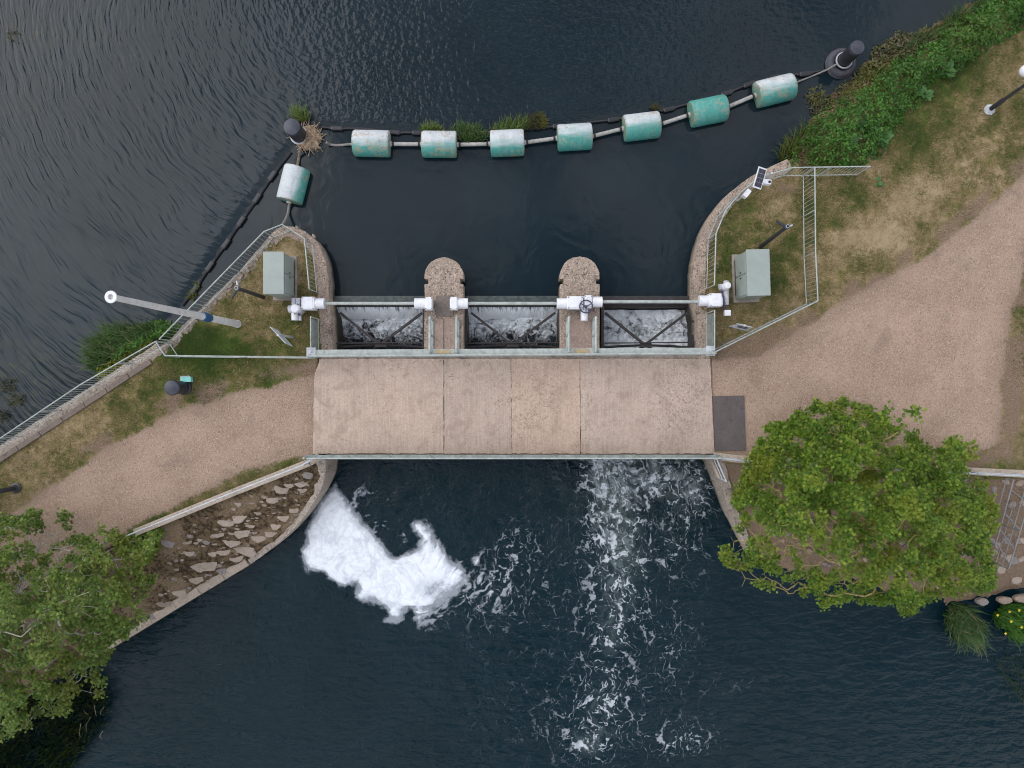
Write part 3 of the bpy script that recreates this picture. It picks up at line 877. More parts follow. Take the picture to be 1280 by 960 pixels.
coping('river_wall', left_upper[1:] and pl([(-500, 876), (0, 566), (120, 488), (198, 437)]), 0.34, 0.26, -0.04, -3.3, M['conc_wing'], -1, 1, 0.035,
       label='low stone river wall along the long railing at the left edge')
coping('nose_wall', left_nose, 0.33, 0.03, 0.0, -3.3, M['conc_wall'], -1, 2, 0.045, label='rough rubble wall under the slanting railing of the left island')
coping('rounded_abutment_wall', left_round + left_chamber[1:], 0.40, 0.03, 0.03, -3.3, M['conc'], -1, 3, 0.03, label='rounded concrete abutment wall curving round the left cabinet plot')
coping('rounded_abutment_wall', right_chamber + right_round[1:], 0.40, 0.03, 0.03, -3.3, M['conc'], -1, 4, 0.03, label='rounded concrete abutment wall below the solar panel plot')
coping('curved_wing_wall', left_low_round, 0.36, 0.03, 0.05, -3.3, M['conc_wing'], -1, 5, 0.02, label='curved concrete wing wall sweeping down beside the white foam')
low_root = thing('pool_coping', P(220, 760, -1.45), 'straight pale concrete coping along the dark pool below the pitched stones', 'coping')
cp = resample(pl([(312, 705, -1.45), (130, 816, -1.45)]), 1.12)
for i, (a, b) in enumerate(zip(cp, cp[1:])):
    d = (b - a).normalized()
    nn = Vector((d.y, -d.x, 0))
    mid = (a + b) / 2 + nn * 0.15
    o = MB().bar(a + d * 0.008 + nn * 0.16 - low_root.location, b - d * 0.008 + nn * 0.16 - low_root.location, 0.36, 0.22).build('coping_stone', M['conc_pale'], low_root, bevel=0.015)
    o.location.z += rnd.uniform(-0.012, 0.012)
    o.rotation_euler.z = rnd.uniform(-0.004, 0.004)
MB().bar(cp[0] + Vector((0.09, 0.16, -1.2)) - low_root.location, cp[-1] + Vector((0.09, 0.16, -1.2)) - low_root.location, 0.30, 2.1).build('wall_face', M['conc_wall'], low_root)
coping('right_wing_wall', pl([(894, 574, 0.0), (903, 606, -0.45), (912, 640, -0.9), (936, 694, -1.5)]), 0.30, 0.03, 0.05, -3.3, M['conc_wing'], 1, 6, 0.02, label='concrete wing wall dropping into the pool at the right end of the bridge')

# ------------------------------------------------------------------ bridge
bridge = thing('footbridge', P(640, 507), 'long pale concrete footbridge deck crossing the weir', 'bridge')
BL = bridge.location
def deck_slab(x0a, x0b, x1a, x1b, tone):
    y0, y1 = 448.5, 567
    nx_, ny_ = int((x1a - x0a) / 4), 28
    V, A = [], []
    for j in range(ny_ + 1):
        for i in range(nx_ + 1):
            t, u = i / nx_, j / ny_
            xx = (x0a * (1 - u) + x0b * u) * (1 - t) + (x1a * (1 - u) + x1b * u) * t
            yy = y0 + (y1 - y0) * u
            if x0a < 400 and t < 0.04: xx += 6.5 * math.exp(-((u) / 0.12) ** 2) * (1 - t / 0.04)
            jx = (rnd.uniform(-.35, .35) if i in (0, nx_) else 0)
            jy = (rnd.uniform(-.4, .4) if j in (0, ny_) else 0)
            p = P(xx + jx, yy + jy, 0.055)
            V.append(p - BL)
            w = math.exp(-(((xx - 672) / 34) ** 2 + ((yy - 490) / 34) ** 2)) + math.exp(-(((xx - 850) / 38) ** 2 + ((yy - 500) / 50) ** 2)) + 0.5 * math.exp(-(((xx - 655) / 20) ** 2 + ((yy - 530) / 30) ** 2)) + .35 * math.exp(-(((xx - 625) / 14) ** 2 + ((yy - 490) / 40) ** 2)) + 0.22 + 0.5 * math.exp(-((yy - 448) / 5) ** 2) + 0.35 * math.exp(-((yy - 567) / 5) ** 2)
            A.append(min(1, w))
    n = nx_ + 1
    top = [(j * n + i, (j + 1) * n + i, (j + 1) * n + i + 1, j * n + i + 1) for j in range(ny_) for i in range(nx_)]
    rim = [i for i in range(n)] + [j * n + nx_ for j in range(1, ny_ + 1)] + [ny_ * n + i for i in range(nx_ - 1, -1, -1)] + [j * n for j in range(ny_ - 1, 0, -1)]
    b = len(V)
    V += [(V[i][0], V[i][1], -0.36) for i in rim]
    A += [A[i] for i in rim]
    side = [(rim[k], rim[(k + 1) % len(rim)], b + (k + 1) % len(rim), b + k) for k in range(len(rim))]
    me = bpy.data.meshes.new('deck_slab')
    me.from_pydata([tuple(v) for v in V], [], top + side + [tuple(range(b, b + len(rim)))[::-1]])
    at = me.attributes.new('worn', 'FLOAT', 'POINT')
    at.data.foreach_set('value', A)
    me.materials.append(M['deck'])
    o = link(bpy.data.objects.new('deck_slab', me))
    o.parent = bridge
    o['tone'] = tone
    return o
deck_slab(392.8, 391.0, 554.4, 554.6, (1.02, 1.01, 1.0))
deck_slab(555.1, 555.3, 638.4, 639.8, (.95, .95, .95))
deck_slab(638.8, 640.2, 724.4, 725.4, (1.0, .955, .925))
deck_slab(725.1, 726.1, 888.0, 893.0, (.97, .97, .98))
for px in (424, 547, 725, 858):          # the deck beams standing on the piers below
    MB().box(P(px, 508, -0.55) - BL, (0.4, 3.5, 0.36)).build('cross_beam', M['conc_wall'], bridge)
MB().bar(P(410, 569, -0.25) - BL, P(880, 569, -0.25) - BL, 0.16, 0.5).build('edge_beam', M['conc_wall'], bridge)
MB().bar(P(410, 447, -0.25) - BL, P(880, 447, -0.25) - BL, 0.16, 0.5).build('edge_beam', M['conc_wall'], bridge)
# abutments that carry the ends of the deck
MB().box(P(400, 508, -1.9), (0.95, 3.9, 3.1)).build('bridge_abutment', M['conc_wall']).location.z = 0
tag(bpy.data.objects['bridge_abutment'], 'concrete abutment block under the left end of the bridge deck', 'abutment')
o = MB().box(P(888, 508, -1.9), (0.95, 3.9, 3.1)).build('bridge_abutment', M['conc_wall'])
tag(o, 'concrete abutment block under the right end of the bridge deck', 'abutment')
o = MB().prism([P(*p) for p in ((931.5, 563), (932, 494.5), (889.4, 495.3), (892.6, 563.5))][::-1] and [P(*p) for p in ((893.6, 563.5), (931.5, 563), (930, 494.5), (890.6, 495.3))], -0.10, 0.045).build('asphalt_patch', M['asphalt'])
tag(o, 'dark grey asphalt patch on the path at the right end of the deck', 'asphalt patch')

# piers
def pier(px0, px1, label, nose_y, plate):
    t = thing('weir_pier', P((px0 + px1) / 2, 400), label, 'pier', 'rounded weir piers')
    c = (px0 + px1) / 2
    r = (px1 - px0) / 2
    ring = []
    for k in range(19):
        a = math.pi * k / 18
        ring.append((c + r * math.cos(a), nose_y + r - r * math.sin(a)))
    notch = 352
    def pt(x, y): return P(x, y, 0.03) - t.location
    L = [(px1, 566)] + [(px1, y) for y in (437, 420, 398, 370, notch + 3)] + [(px1 - 4.5, notch + 3), (px1 - 4.5, notch - 3), (px1, notch - 3)]
    L += ring
    L += [(px0, notch - 3), (px0 + 4.5, notch - 3), (px0 + 4.5, notch + 3), (px0, notch + 3)] + [(px0, y) for y in (370, 398, 420, 437)] + [(px0, 566)]
    # above the deck's soffit only upstream of the bridge
    up = [p for p in L if p[1] < 446]
    up = [(px1, 445)] + up + [(px0, 445)]
    poly = [pt(x + rnd.uniform(-.35, .35), y + rnd.uniform(-.35, .35)) for x, y in up]
    MB().prism([(v.x, v.y) for v in poly], -3.3, 0.03).build('pier_body', M['conc'], t, bevel=0.03)
    m = MB().box(P(c, 507, -1.95) - t.location, ((px1 - px0) / SC, 3.65, 3.0))
    m.build('pier_tail', M['conc_wall'], t)
    a, b = P(px0 + 9.5, 399, 0.03) - t.location, P(px1 - 9.5, 436.5, 0.03) - t.location
    w, hgt = b.x - a.x, a.y - b.y
    if plate:
        for s in (0, 1):
            MB().box((a.x + w * (0.25 + 0.5 * s), (a.y + b.y) / 2, 0.045), (w / 2 - 0.03, hgt, 0.06)).build('infill_slab', M['slab'], t, bevel=0.01)
        q = P(c + 1, 382.5, 0.05) - t.location
        MB().box((q.x, q.y, 0.055), (0.66, 0.78, 0.03)).build('cover_plate', M['plate'], t, bevel=0.006)
    else:
        MB().box(((a.x + b.x) / 2, (a.y + b.y) / 2, 0.045), (w, hgt, 0.06)).build('infill_slab', M['slab'], t, bevel=0.01)
    for k, (dx, dy, s) in enumerate(((0.22, .3, .05), (-.2, .62, .06), (.05, .95, .045), (-.32, .2, .05), (.3, .75, .04), (-.05, .5, .05))):   # proud cobbles in the worn top
        MB().lathe([(s, 0), (s * .9, .02), (s * .45, .035)], 7, (dx, P(0, nose_y + 12, 0).y - t.location.y - dy * .9, 0.025)).build('exposed_stone', M['stone_pale'] if k % 2 else M['stone_grey'], t, smooth=50)
    return t
pier(530.5, 579.5, 'rounded concrete pier with a dark cover plate and a cracked screed top', 321.5, True)
pier(700, 749.5, 'rounded concrete pier carrying the white gearbox with the dark handwheel', 320.5, False)

# ------------------------------------------------------------------ sluice gates, falling water, hoists
def bay(x0, x1, label, raised=False):
    """x0..x1: clear width at the water, in picture columns."""
    c = (x0 + x1) / 2
    g = thing('sluice_gate', P(c, 400, -0.9), label, 'sluice gate', 'sluice gates of the weir')
    L = g.location
    def q(x, y, z): return P(x, y, z) - L
    zb = -0.72
    MB().bar(q(x0 - 3, 373.5, -0.74), q(x1 + 3, 373.5, -0.74), 0.20, 0.22).build('crest_beam', M['crest'] if not raised else M['steel_dk'], g, bevel=0.01)
    lip = [(0, 0), (0.12, 0.0), (0.2, -0.06), (0.22, -0.9)]
    m = MB()
    vs = []
    for x in (x0 - 3, x1 + 3):
        for dy, dz in lip:
            p = q(x, 377, -0.93)
            vs.append((p.x, p.y - dy, p.z + dz))
    m.add(vs, [(k, k + 1, k + 5, k + 4) for k in range(3)])
    m.build('gate_skin', M['steel_dk'], g)
    a, b, k = q(x0 + 4, 391, zb), q(x1 - 3, 391, zb), q(c - 1, 431, zb + .05)
    MB().bar(a, k, 0.09, 0.14).build('brace', M['steel_dk'], g)
    MB().bar(b, k, 0.09, 0.14).build('brace', M['steel_dk'], g)
    MB().bar(q(x0 - 2, 429, zb + .2), q(x1 + 2, 428, zb + .2), 0.045, 0.08).build('tie_rail', M['steel_dk'], g)
    MB().tube([q(x0 - 2, 434.5, zb + .05), q(c - 30, 432.5, zb + .05), q(c, 431.5, zb + .05), q(c + 30, 432.5, zb + .05), q(x1 + 2, 434.5, zb + .05)], 0.05, 6).build('tie_rail', M['steel_dk'], g)
    MB().box(q(c, 431.5, zb + .14), (0.46, 0.16, 0.05)).build('gusset_plate', M['steel_dk'], g, bevel=0.01)
    arch = [q(c - 11, 438.5, zb), q(c - 7, 434.6, zb), q(c, 433.3, zb), q(c + 7, 434.6, zb), q(c + 11, 438.5, zb)]
    MB().tube(arch, 0.035, 6).build('lifting_eye', M['steel_dk'], g)
    for x in (x0 - 1.5, x1 + 1.5):
        MB().bar(q(x, 384, -1.2), q(x, 438, -1.2), 0.10, 1.3).build('guide_channel', M['steel_dk'], g)
    # water over the crest
    nx_, ny_ = 60, 14
    V, F = [], []
    X0, X1 = P(x0 - 1, 0, -1.0).x, P(x1 + 1, 0, -1.0).x
    ytop = P(0, 376, -0.86).y
    if not raised:
        for j in range(ny_ + 1):
            t_ = j / ny_
            for i in range(nx_ + 1):
                u = i / nx_
                w = 0.02 * math.sin(u * 40 + t_ * 3) * t_
                y = ytop + 0.10 - 0.75 * t_ + w
                z = -0.885 - 1.05 * max(0, t_ - 0.12) ** 1.7
                V.append((X0 + (X1 - X0) * u, y, z))
        for j in range(ny_):
            for i in range(nx_):
                k_ = j * (nx_ + 1) + i
                F.append((k_, k_ + nx_ + 1, k_ + nx_ + 2, k_ + 1))
        o = npmesh('falling_water', V, F, M['fall'], smooth=True)
        tag(o, kind='structure')
    # the boil below it
    xs = np.linspace(X0 - 0.1, X1 + 0.1, 70)
    ys = np.linspace(ytop - (0.28 if raised else 0.5), P(0, 436, ZL).y - 0.05, 50)
    X, Y = np.meshgrid(xs, ys)
    dep = (ytop - Y)
    fo = np.clip(1.0 - dep * 0.56, 0, 1) if not raised else np.clip(0.62 + 0.25 * np.cos(dep * 3), 0, 1)
    fo = fo * (0.55 + 0.75 * fbm(X * 2.0, Y * 2.0, int(c))) 
    air = np.clip(1.0 - dep * 0.8, 0, 1) * 0.15 if not raised else 0.45 + 0.5 * sstep(0.7, 1.4, dep) 
    top = -1.72 if not raised else -1.55
    Zc = top + (fbm(X * 2.3, Y * 2.3, 40 + int(c)) - 0.5) * 0.40 + (fbm(X * 6, Y * 6, 60) - 0.5) * 0.14
    n, m_ = X.shape
    v = np.arange(n * m_).reshape(n, m_)
    Q = np.stack([v[:-1, :-1], v[1:, :-1], v[1:, 1:], v[:-1, 1:]], -1).reshape(-1, 4)
    o = npmesh('churning_water', np.stack([X, Y, Zc], -1).reshape(-1, 3), Q, M['churn'], dict(foam=fo.ravel(), air=np.broadcast_to(air, X.shape).ravel()), smooth=True)
    tag(o, kind='structure')
    return g
bay(421, 531, 'sluice gate of the left bay with a veil of water over its crest')
bay(585, 697, 'sluice gate of the middle bay with a thick white veil of water')
bay(752, 862, 'raised sluice gate of the right bay over boiling green water', True)

ZS = 0.50
def hoist_root(px, label):
    return thing('gate_hoist', P(px, 380, 0), label, 'hoist', 'white gate hoists on the piers')
def q_of(t): return lambda x, y, z=ZS: P(x, y, z) - t.location
def shroud(t, x0, x1, y=379.5):
    q = q_of(t)
    MB().cyl(q(x0, y), q(x1, y), 0.20, n=20).build('shaft_cover', M['white'], t, smooth=40)
def gearbox(t, x0, x1, y0, y1, leg=True):
    q = q_of(t)
    a, b = q(x0, y0, ZS + .22), q(x1, y1, ZS + .22)
    c = (a + b) / 2
    MB().box((c.x, c.y, ZS), (abs(b.x - a.x), abs(a.y - b.y), 0.46)).build('gearbox', M['white'], t, bevel=0.025)
    W_, D_ = abs(b.x - a.x), abs(a.y - b.y)
    gb = MB().box((c.x, c.y, ZS + .235), (W_ * .78, D_ * .78, .02)).build('lid', M['white'], t, bevel=.006)
    for sx in (-1, 1):
        for sy in (-1, 1):
            MB().cyl((c.x + sx * W_ * .42, c.y + sy * D_ * .42, ZS + .225), (c.x + sx * W_ * .42, c.y + sy * D_ * .42, ZS + .25), .022, n=6).build('bolt', M['galv_dk'], t)
    if leg: MB().box((c.x, c.y, 0.14), (abs(b.x - a.x) * .9, abs(a.y - b.y) * .8, 0.30)).build('pedestal', M['steel_dk'], t, bevel=0.01)
def shaft(t, x0, x1, y=379.3):
    q = q_of(t)
    MB().cyl(q(x0, y), q(x1, y), 0.062, n=10).build('drive_shaft', M['rail'], t, smooth=40)
def motor(t, x, y, pts):
    """Upright electric actuator: stacked castings with a domed cover and cable."""
    q = q_of(t)
    for (dx, dy, r, z0, z1, mt) in pts:
        c = q(x + dx, y + dy, z1)
        MB().lathe([(r * .92, z0), (r, z0 + .03), (r, z1 - .05), (r * .8, z1 - .01), (r * .35, z1)], 18, (c.x, c.y, 0)).build('motor_housing', M[mt], t, smooth=40)

h1 = hoist_root(390, 'white gate hoist on the left abutment with a domed actuator and long shaft')
q = q_of(h1)
gearbox(h1, 376.5, 392.8, 370.8, 387)
shroud(h1, 392.6, 406)
shaft(h1, 406, 519)
shroud(h1, 518.5, 532)
gearbox(h1, 531, 540.2, 371.3, 387)
motor(h1, 368, 385.5, [(0, 0, .17, .1, .86, 'white')])
MB().cyl(q(361, 386.5, .5), q(366, 386, .5), .14, .15, 14).build('hand_crank_boss', M['white_grey'], h1, smooth=40)
MB().cyl(q(368.5, 391, .45), q(368.5, 400.5, .45), .13, .125, 14).build('motor_barrel', M['white'], h1, smooth=40)
MB().cyl(q(367.3, 373, .42), q(367.6, 381, .42), .085, .10, 12).build('terminal_box', M['white_grey'], h1, smooth=40)
MB().box(q(373.5, 378.5, .40), (.16, .34, .26)).build('adapter_flange', M['white_grey'], h1, bevel=.02)
MB().box(q(375.2, 397.5, .40), (.10, .20, .14)).build('control_pod', M['white_grey'], h1, bevel=.02)
MB().tube([q(372, 379, .5), q(374, 385, .62), q(372.5, 391, .6), q(374.5, 394.5, .5)], .022, 6).build('cable', M['navy'], h1, smooth=60)
MB().tube([q(370, 380, .70), q(374.5, 384, .72), q(373, 391, .66), q(368, 392.3, .6)], .02, 6).build('cable', M['navy'], h1, smooth=60)

h2 = hoist_root(645, 'white gate hoist of the middle bay with a dark spoked handwheel')
q = q_of(h2)
gearbox(h2, 562.2, 572, 371, 387)
shroud(h2, 571.8, 585)
shaft(h2, 585, 697)
shroud(h2, 696, 709.5)
gearbox(h2, 709, 729, 370.2, 386.2)
MB().cyl(q(731.8, 370.5, .5), q(731.8, 378, .5), .085, .10, 14).build('terminal_box', M['white_grey'], h2, smooth=40)
MB().cyl(q(731.5, 377, .5), q(730.8, 390, .5), .13, .14, 14).build('motor_housing', M['white_grey'], h2, smooth=40)
MB().cyl(q(730.4, 389.5, .45), q(730.2, 401, .45), .14, .135, 14).build('motor_barrel', M['white'], h2, smooth=40)
wc = q(732.6, 383.2, .80)
wm = MB()
N = 22
wm.tube([wc + Vector((.235 * math.cos(6.2832 * k / N), .235 * math.sin(6.2832 * k / N), 0)) for k in range(N + 1)], .024, 7)
wh = wm.build('handwheel', M['navy'], h2, smooth=60)
for a in (0.5, 2.6, 4.7):
    MB().cyl(wc, wc + Vector((.235 * math.cos(a), .235 * math.sin(a), 0)), .018, n=6).build('spoke', M['navy'], wh)
MB().cyl(wc + Vector((0, 0, -.25)), wc + Vector((0, 0, .05)), .05, n=10).build('hub', M['navy'], wh)

h3 = hoist_root(810, 'white gate hoist on the right abutment with actuator and dangling control box')
q = q_of(h3)
gearbox(h3, 730.8, 740.2, 369, 385)
shroud(h3, 740, 752.5, 377.5)
shaft(h3, 752, 874, 377.2)
shroud(h3, 873.5, 887.5, 376)
gearbox(h3, 887, 903.5, 366.5, 383)
motor(h3, 909.5, 356.5, [(0.6, 0, .135, .25, .92, 'white')])
MB().cyl(q(907.6, 351, .5), q(907.8, 356, .5), .10, .10, 12).build('terminal_box', M['white_grey'], h3, smooth=40)
MB().cyl(q(899, 359, .5), q(905, 358, .5), .12, .10, 12).build('hand_crank_boss', M['white_grey'], h3, smooth=40)
MB().cyl(q(907.8, 362, .45), q(908, 381, .45), .105, .09, 12).build('motor_barrel', M['white_grey'], h3, smooth=40)
MB().tube([q(901, 364, .7), q(903.5, 370, .72), q(905.2, 380, .66), q(906, 388, .5)], .035, 6).build('cable', M['navy'], h3, smooth=60)
MB().box(q(909, 391.3, .55), (.215, .215, .20)).build('control_box', M['white'], h3, bevel=.015)
MB().cyl(q(908.6, 391, .0), q(908.6, 391, .47), .03, n=8).build('control_post', M['galv'], h3)

# ------------------------------------------------------------------ railings
def railing(name, tops, label, h=1.1, z0=0.0, spacing=0.15, mat='rail', bars=True, mid=False, post_every=1.8, cat='railing', r=0.024, bar_r=0.0085, mesh_panel=False):
    """tops: picture points of the top rail; the railing stands on z0 and is h high."""
    T = [P(x, y, z0 + h) for x, y in tops]
    t = thing(name, (T[0].x, T[0].y, z0), label, cat)
    o0 = t.location
    loc = [p - o0 for p in T]
    MB().tube(loc, r, 8).build('top_rail', M[mat], t, smooth=50)
    low = [Vector((p.x, p.y, 0.12)) for p in loc]
    MB().tube(low, r * 0.75, 6).build('bottom_rail', M[mat], t, smooth=50)
    if mid:
        MB().tube([Vector((p.x, p.y, h * .55)) for p in loc], r * 0.75, 6).build('middle_rail', M[mat], t, smooth=50)
    pm = MB().cyl((0, 0, -0.02), (0, 0, h), r * 0.95, n=8).mesh('post', 50)
    pm.materials.append(M[mat])
    bm_ = MB().cyl((0, 0, .12), (0, 0, h), bar_r, n=5, caps=False).mesh('bar', 60)
    bm_.materials.append(M[mat])
    for a, b in zip(loc, loc[1:]):
        L = (b - a).length
        k = max(1, round(L / post_every))
        for i in range(k + 1):
            if i == k and b is not loc[-1]: continue
            p = a.lerp(b, i / k)
            o = link(bpy.data.objects.new('post', pm)); o.parent = t; o.location = (p.x, p.y, 0)
        if bars:
            n = max(1, round(L / spacing))
            for i in range(1, n):
                p = a.lerp(b, i / n)
                o = link(bpy.data.objects.new('bar', bm_)); o.parent = t; o.location = (p.x, p.y, 0)
        if mesh_panel:
            pa, pb = a.lerp(b, 0.05), a.lerp(b, .95)
            MB().bar(Vector((pa.x, pa.y, h * .5)), Vector((pb.x, pb.y, h * .5)), .012, h * .72).build('infill_panel', M['rail_dk'], t)
    return t

railing('railing', [(-150, 638), (0, 548), (100, 481), (195, 426.5)], 'long pale railing on the river wall at the left edge')
railing('railing', [(199, 424), (330, 289.5), (352.5, 280.5), (380.5, 298), (386.5, 361)], 'pale railing following the left island round the green cabinet')
railing('railing', [(195, 427.5), (206.5, 445)], 'short angled end rail where the left railings meet', bars=False)
railing('railing', [(207, 444.5), (384, 446.5)], 'long straight rail between the left island lawn and the path', bars=False, mid=False, post_every=2.6)
railing('railing', [(388.3, 396), (388.3, 440)], 'short panelled railing at the left gate chamber', mesh_panel=True, bars=False)
railing('railing', [(893.3, 388), (893.3, 438)], 'short panelled railing at the right gate chamber', mesh_panel=True, bars=False)
railing('railing', [(893, 356), (895, 292), (907, 263), (927, 239.5), (944, 226), (958, 219), (991, 209.5), (1088, 208)], 'curved pale railing rounding the solar panel plot and ending by the nettles')
railing('railing', [(1018.5, 209.5), (1019.5, 315), (1022.5, 376)], 'pale barred railing on the right side of the right cabinet plot')
railing('railing', [(1022.5, 376), (894, 440)], 'slanting pale railing between the right cabinet plot and the path', spacing=.15)
for x, lab in ((537, 'green rail on the left edge of the cover plate pier'), (570.5, 'green rail on the right edge of the cover plate pier'),
               (711, 'green rail on the left edge of the handwheel pier'), (745, 'green rail on the right edge of the handwheel pier')):
    t = railing('pier_rail', [(x, 396.5), (x, 440)], lab, bars=False, mid=True, post_every=.7, r=.045)
# the wide upstream parapet rail
pr = thing('parapet', P(640, 441), 'wide pale green parapet rail along the upstream side of the deck', 'parapet')
Lp = pr.location
def qp(x, y, z): return P(x, y, z) - Lp
MB().bar(qp(386, 440.8, .95), qp(894, 438.2, .95), .21, .05).build('flat_capping', M['rail'], pr, bevel=.015)
MB().tube([qp(386, 445.2, 1.1), qp(894, 441.6, 1.1)], .038, 8).build('top_rail', M['rail'], pr, smooth=50)
MB().tube([qp(386, 446, .5), qp(894, 443, .5)], .025, 8).build('middle_rail', M['rail'], pr, smooth=50)
pm = MB().box((0, 0, .52), (.07, .07, 1.06)).mesh('post')
pm.materials.append(M['rail'])
for x in (388, 450, 512, 538, 570.5, 632, 690, 711, 745, 800, 850, 893):
    o = link(bpy.data.objects.new('post', pm)); o.parent = pr
    o.location = qp(x, 444.5 - (x - 386) * .006, .9); o.location.z = 0
for x in (554, 727.5):
    MB().box(qp(x, 440.3 - (x - 386) * .004, .985), (.56, .14, .02)).build('tread_strip', M['tread'], pr)
for x in (389, 888):
    MB().box(qp(x, 440.5 - (x - 386) * .004, .975), (.34, .36, .05)).build('end_plate', M['galv'], pr, bevel=.01)
# the downstream parapet
pd = thing('parapet', P(640, 568), 'grey green parapet along the downstream edge of the deck', 'parapet')
Lp = pd.location
MB().bar(P(383, 570.3, .30) - Lp, P(900, 570.3, .30) - Lp, .05, .5).build('kick_plate', M['rail_dk'], pd)
MB().bar(P(383, 571.2, .66) - Lp, P(900, 571.2, .66) - Lp, .15, .04).build('flat_capping', M['rail_dk'], pd, bevel=.01)
MB().tube([P(383, 573, 1.1) - Lp, P(900, 573, 1.1) - Lp], .030, 8).build('top_rail', M['rail'], pd, smooth=50)
for k in range(11):
    o = link(bpy.data.objects.new('post', pm)); o.parent = pd
    o.location = P(383 + 51.7 * k, 571.6, .7) - Lp; o.location.z = 0
# revetment guard rails
def guard(name, tops, label, z0=-.05, h=1.0, w=.28, mat='galv', kerb=True):
    T = [P(x, y, z0 + h) for x, y in tops]
    t = thing(name, (T[0].x, T[0].y, z0), label, 'railing')
    loc = [p - t.location for p in T]
    MB().tube(loc, .028, 8).build('top_rail', M[mat], t, smooth=50)
    for zf, nm in ((.55, 'middle_rail'), (.12, 'bottom_rail')):
        MB().tube([Vector((p.x, p.y, h * zf)) for p in loc], .02, 6).build(nm, M[mat], t, smooth=50)
    pm_ = MB().cyl((0, 0, -.1), (0, 0, h), .026, n=8).mesh('post', 50)
    pm_.materials.append(M[mat])
    for a, b in zip(loc, loc[1:]):
        L = (b - a).length
        k = max(1, round(L / 1.9))
        for i in range(k + 1):
            p = a.lerp(b, i / k)
            o = link(bpy.data.objects.new('post', pm_)); o.parent = t; o.location = (p.x, p.y, 0)
    for a, b in (zip(loc, loc[1:]) if kerb else ()):       # stone kerb the posts stand in
        MB().bar(Vector((a.x, a.y, .06)), Vector((b.x, b.y, .06)), w, .22).build('kerb', M['conc_pale'], t, bevel=.02)
    return t
guard('railing', [(391, 573), (378, 581.5), (280, 620), (152, 672.5)], 'galvanised guard rail slanting above the stone pitched slope at lower left')
guard('railing', [(901, 573), (932, 577), (1224, 592.5), (1420, 602)], 'galvanised guard rail along the path edge behind the big tree')
guard('railing', [(896.5, 575), (908, 602)], 'short rail stub running down the right wing wall', w=.08)
guard('stair_rail', [(1267, 600), (1244, 682)], 'nearer galvanised stair rail down the rubble slope right of the tree', z0=-.35, h=.8, mat='galv_dk', kerb=False)
guard('stair_rail', [(1290, 615), (1261, 711)], 'outer galvanised stair rail down the rubble slope right of the tree', z0=-.45, h=.8, mat='galv_dk', kerb=False)
for k, f in enumerate((.15, .5, .75, .95)):
    a = P(1267, 600, -.2).lerp(P(1244, 682, -.2), f); b = P(1290, 615, -.2).lerp(P(1261, 711, -.2), f)
    o = MB().bar(a - a, b - a, .04, .04).build('stair_tread', M['galv_dk'])
    o.location = a
    tag(o, ['topmost', 'second from the top', 'third from the top', 'lowest'][k] + ' thin metal tread bar between the two stair rails', 'stair tread', 'tread bars between the stair rails')

# ------------------------------------------------------------------ stones
def rock(rx, ry, h, seed, n=8):
    r = random.Random(seed)
    a0 = r.uniform(0, 6.28)
    ring = [(a0 + 6.2832 * (k + r.uniform(-.28, .28)) / n, r.uniform(.82, 1.12)) for k in range(n)]
    m = MB()
    vs = []
    for s, z in ((1.0, -.12), (1.0, h * .55), (.80, h)):
        for a, f in ring: vs.append((rx * f * s * math.cos(a), ry * f * s * math.sin(a), z + r.uniform(-.012, .012)))
    vs.append((0, 0, h * 1.02))
    fs = [(k + l * n, (k + 1) % n + l * n, (k + 1) % n + (l + 1) * n, k + (l + 1) * n) for l in (0, 1) for k in range(n)]
    fs += [(2 * n + k, 2 * n + (k + 1) % n, 3 * n) for k in range(n)]
    m.add(vs, fs)
    return m
rv = thing('stone_pitching', P(300, 660, -.7), 'pitched rubble stones set in dark moss on the slope at lower left', 'stone slope')
placed = []
named = [(352, 610, 9, 8), (341, 622, 8, 9), (300, 645, 9, 10), (283, 650, 12, 8), (271, 666, 9, 7), (303, 663, 9, 11), (324, 670, 10, 9), (289, 676, 12, 9), (279, 688, 10, 8), (305, 684, 18, 10),
         (295, 696, 10, 7), (338, 665, 8, 8), (345, 655, 8, 8), (354, 645, 9, 7), (367, 636, 7, 6), (374, 601, 10, 7), (360, 604, 8, 6), (254, 703, 18, 13), (245, 722, 10, 8), (233, 676, 8, 5), (208, 676, 12, 7),
         (222, 738, 13, 7), (205, 752, 12, 7), (190, 768, 12, 6), (236, 690, 8, 6), (262, 722, 12, 6), (275, 711, 10, 6), (313, 655, 6, 6), (330, 620, 5, 4), (315, 627, 5, 4), (297, 628, 6, 4), (322, 640, 6, 4), (385, 592, 6, 8), (380, 610, 5, 6), (290, 665, 6, 4), (258, 676, 6, 5), (264, 690, 8, 5)]
extra = []
for k in range(130):
    f, g_ = rnd.random(), rnd.random() ** .7
    x = 200 + 190 * f
    y = 665 - 80 * f + (10 + 85 * (1 - f * .55)) * g_
    extra.append((x, y, rnd.uniform(1.8, 4.2), rnd.uniform(1.4, 3)))
for i, (x, y, rx, ry) in enumerate(named + extra):
    w = P(x, y, -.7)
    for _ in range(3):
        zt = float(gsample(Z, [w.x], [w.y])[0]); w = P(x, y, max(zt, -1.6))
    if not inside(revet_l_poly, np.array([w.x]), np.array([w.y]))[0] or zt < -1.6: continue
    o = rock(rx / SC, ry / SC, rnd.uniform(.012, .04) if i < len(named) else rnd.uniform(.015, .04), i, 10).build('stone', M[('stone_pale', 'stone', 'stone_grey')[(0 if i < 18 and i % 3 else i % 3)]], rv)
    o.location = w - rv.location
    o.rotation_euler = (-.22, .12, -.5 + rnd.uniform(-.3, .3))
rr_ = thing('rubble_stones', P(1240, 700, -1), 'scattered pale rubble on the bare bank under and beside the big tree', 'rubble')
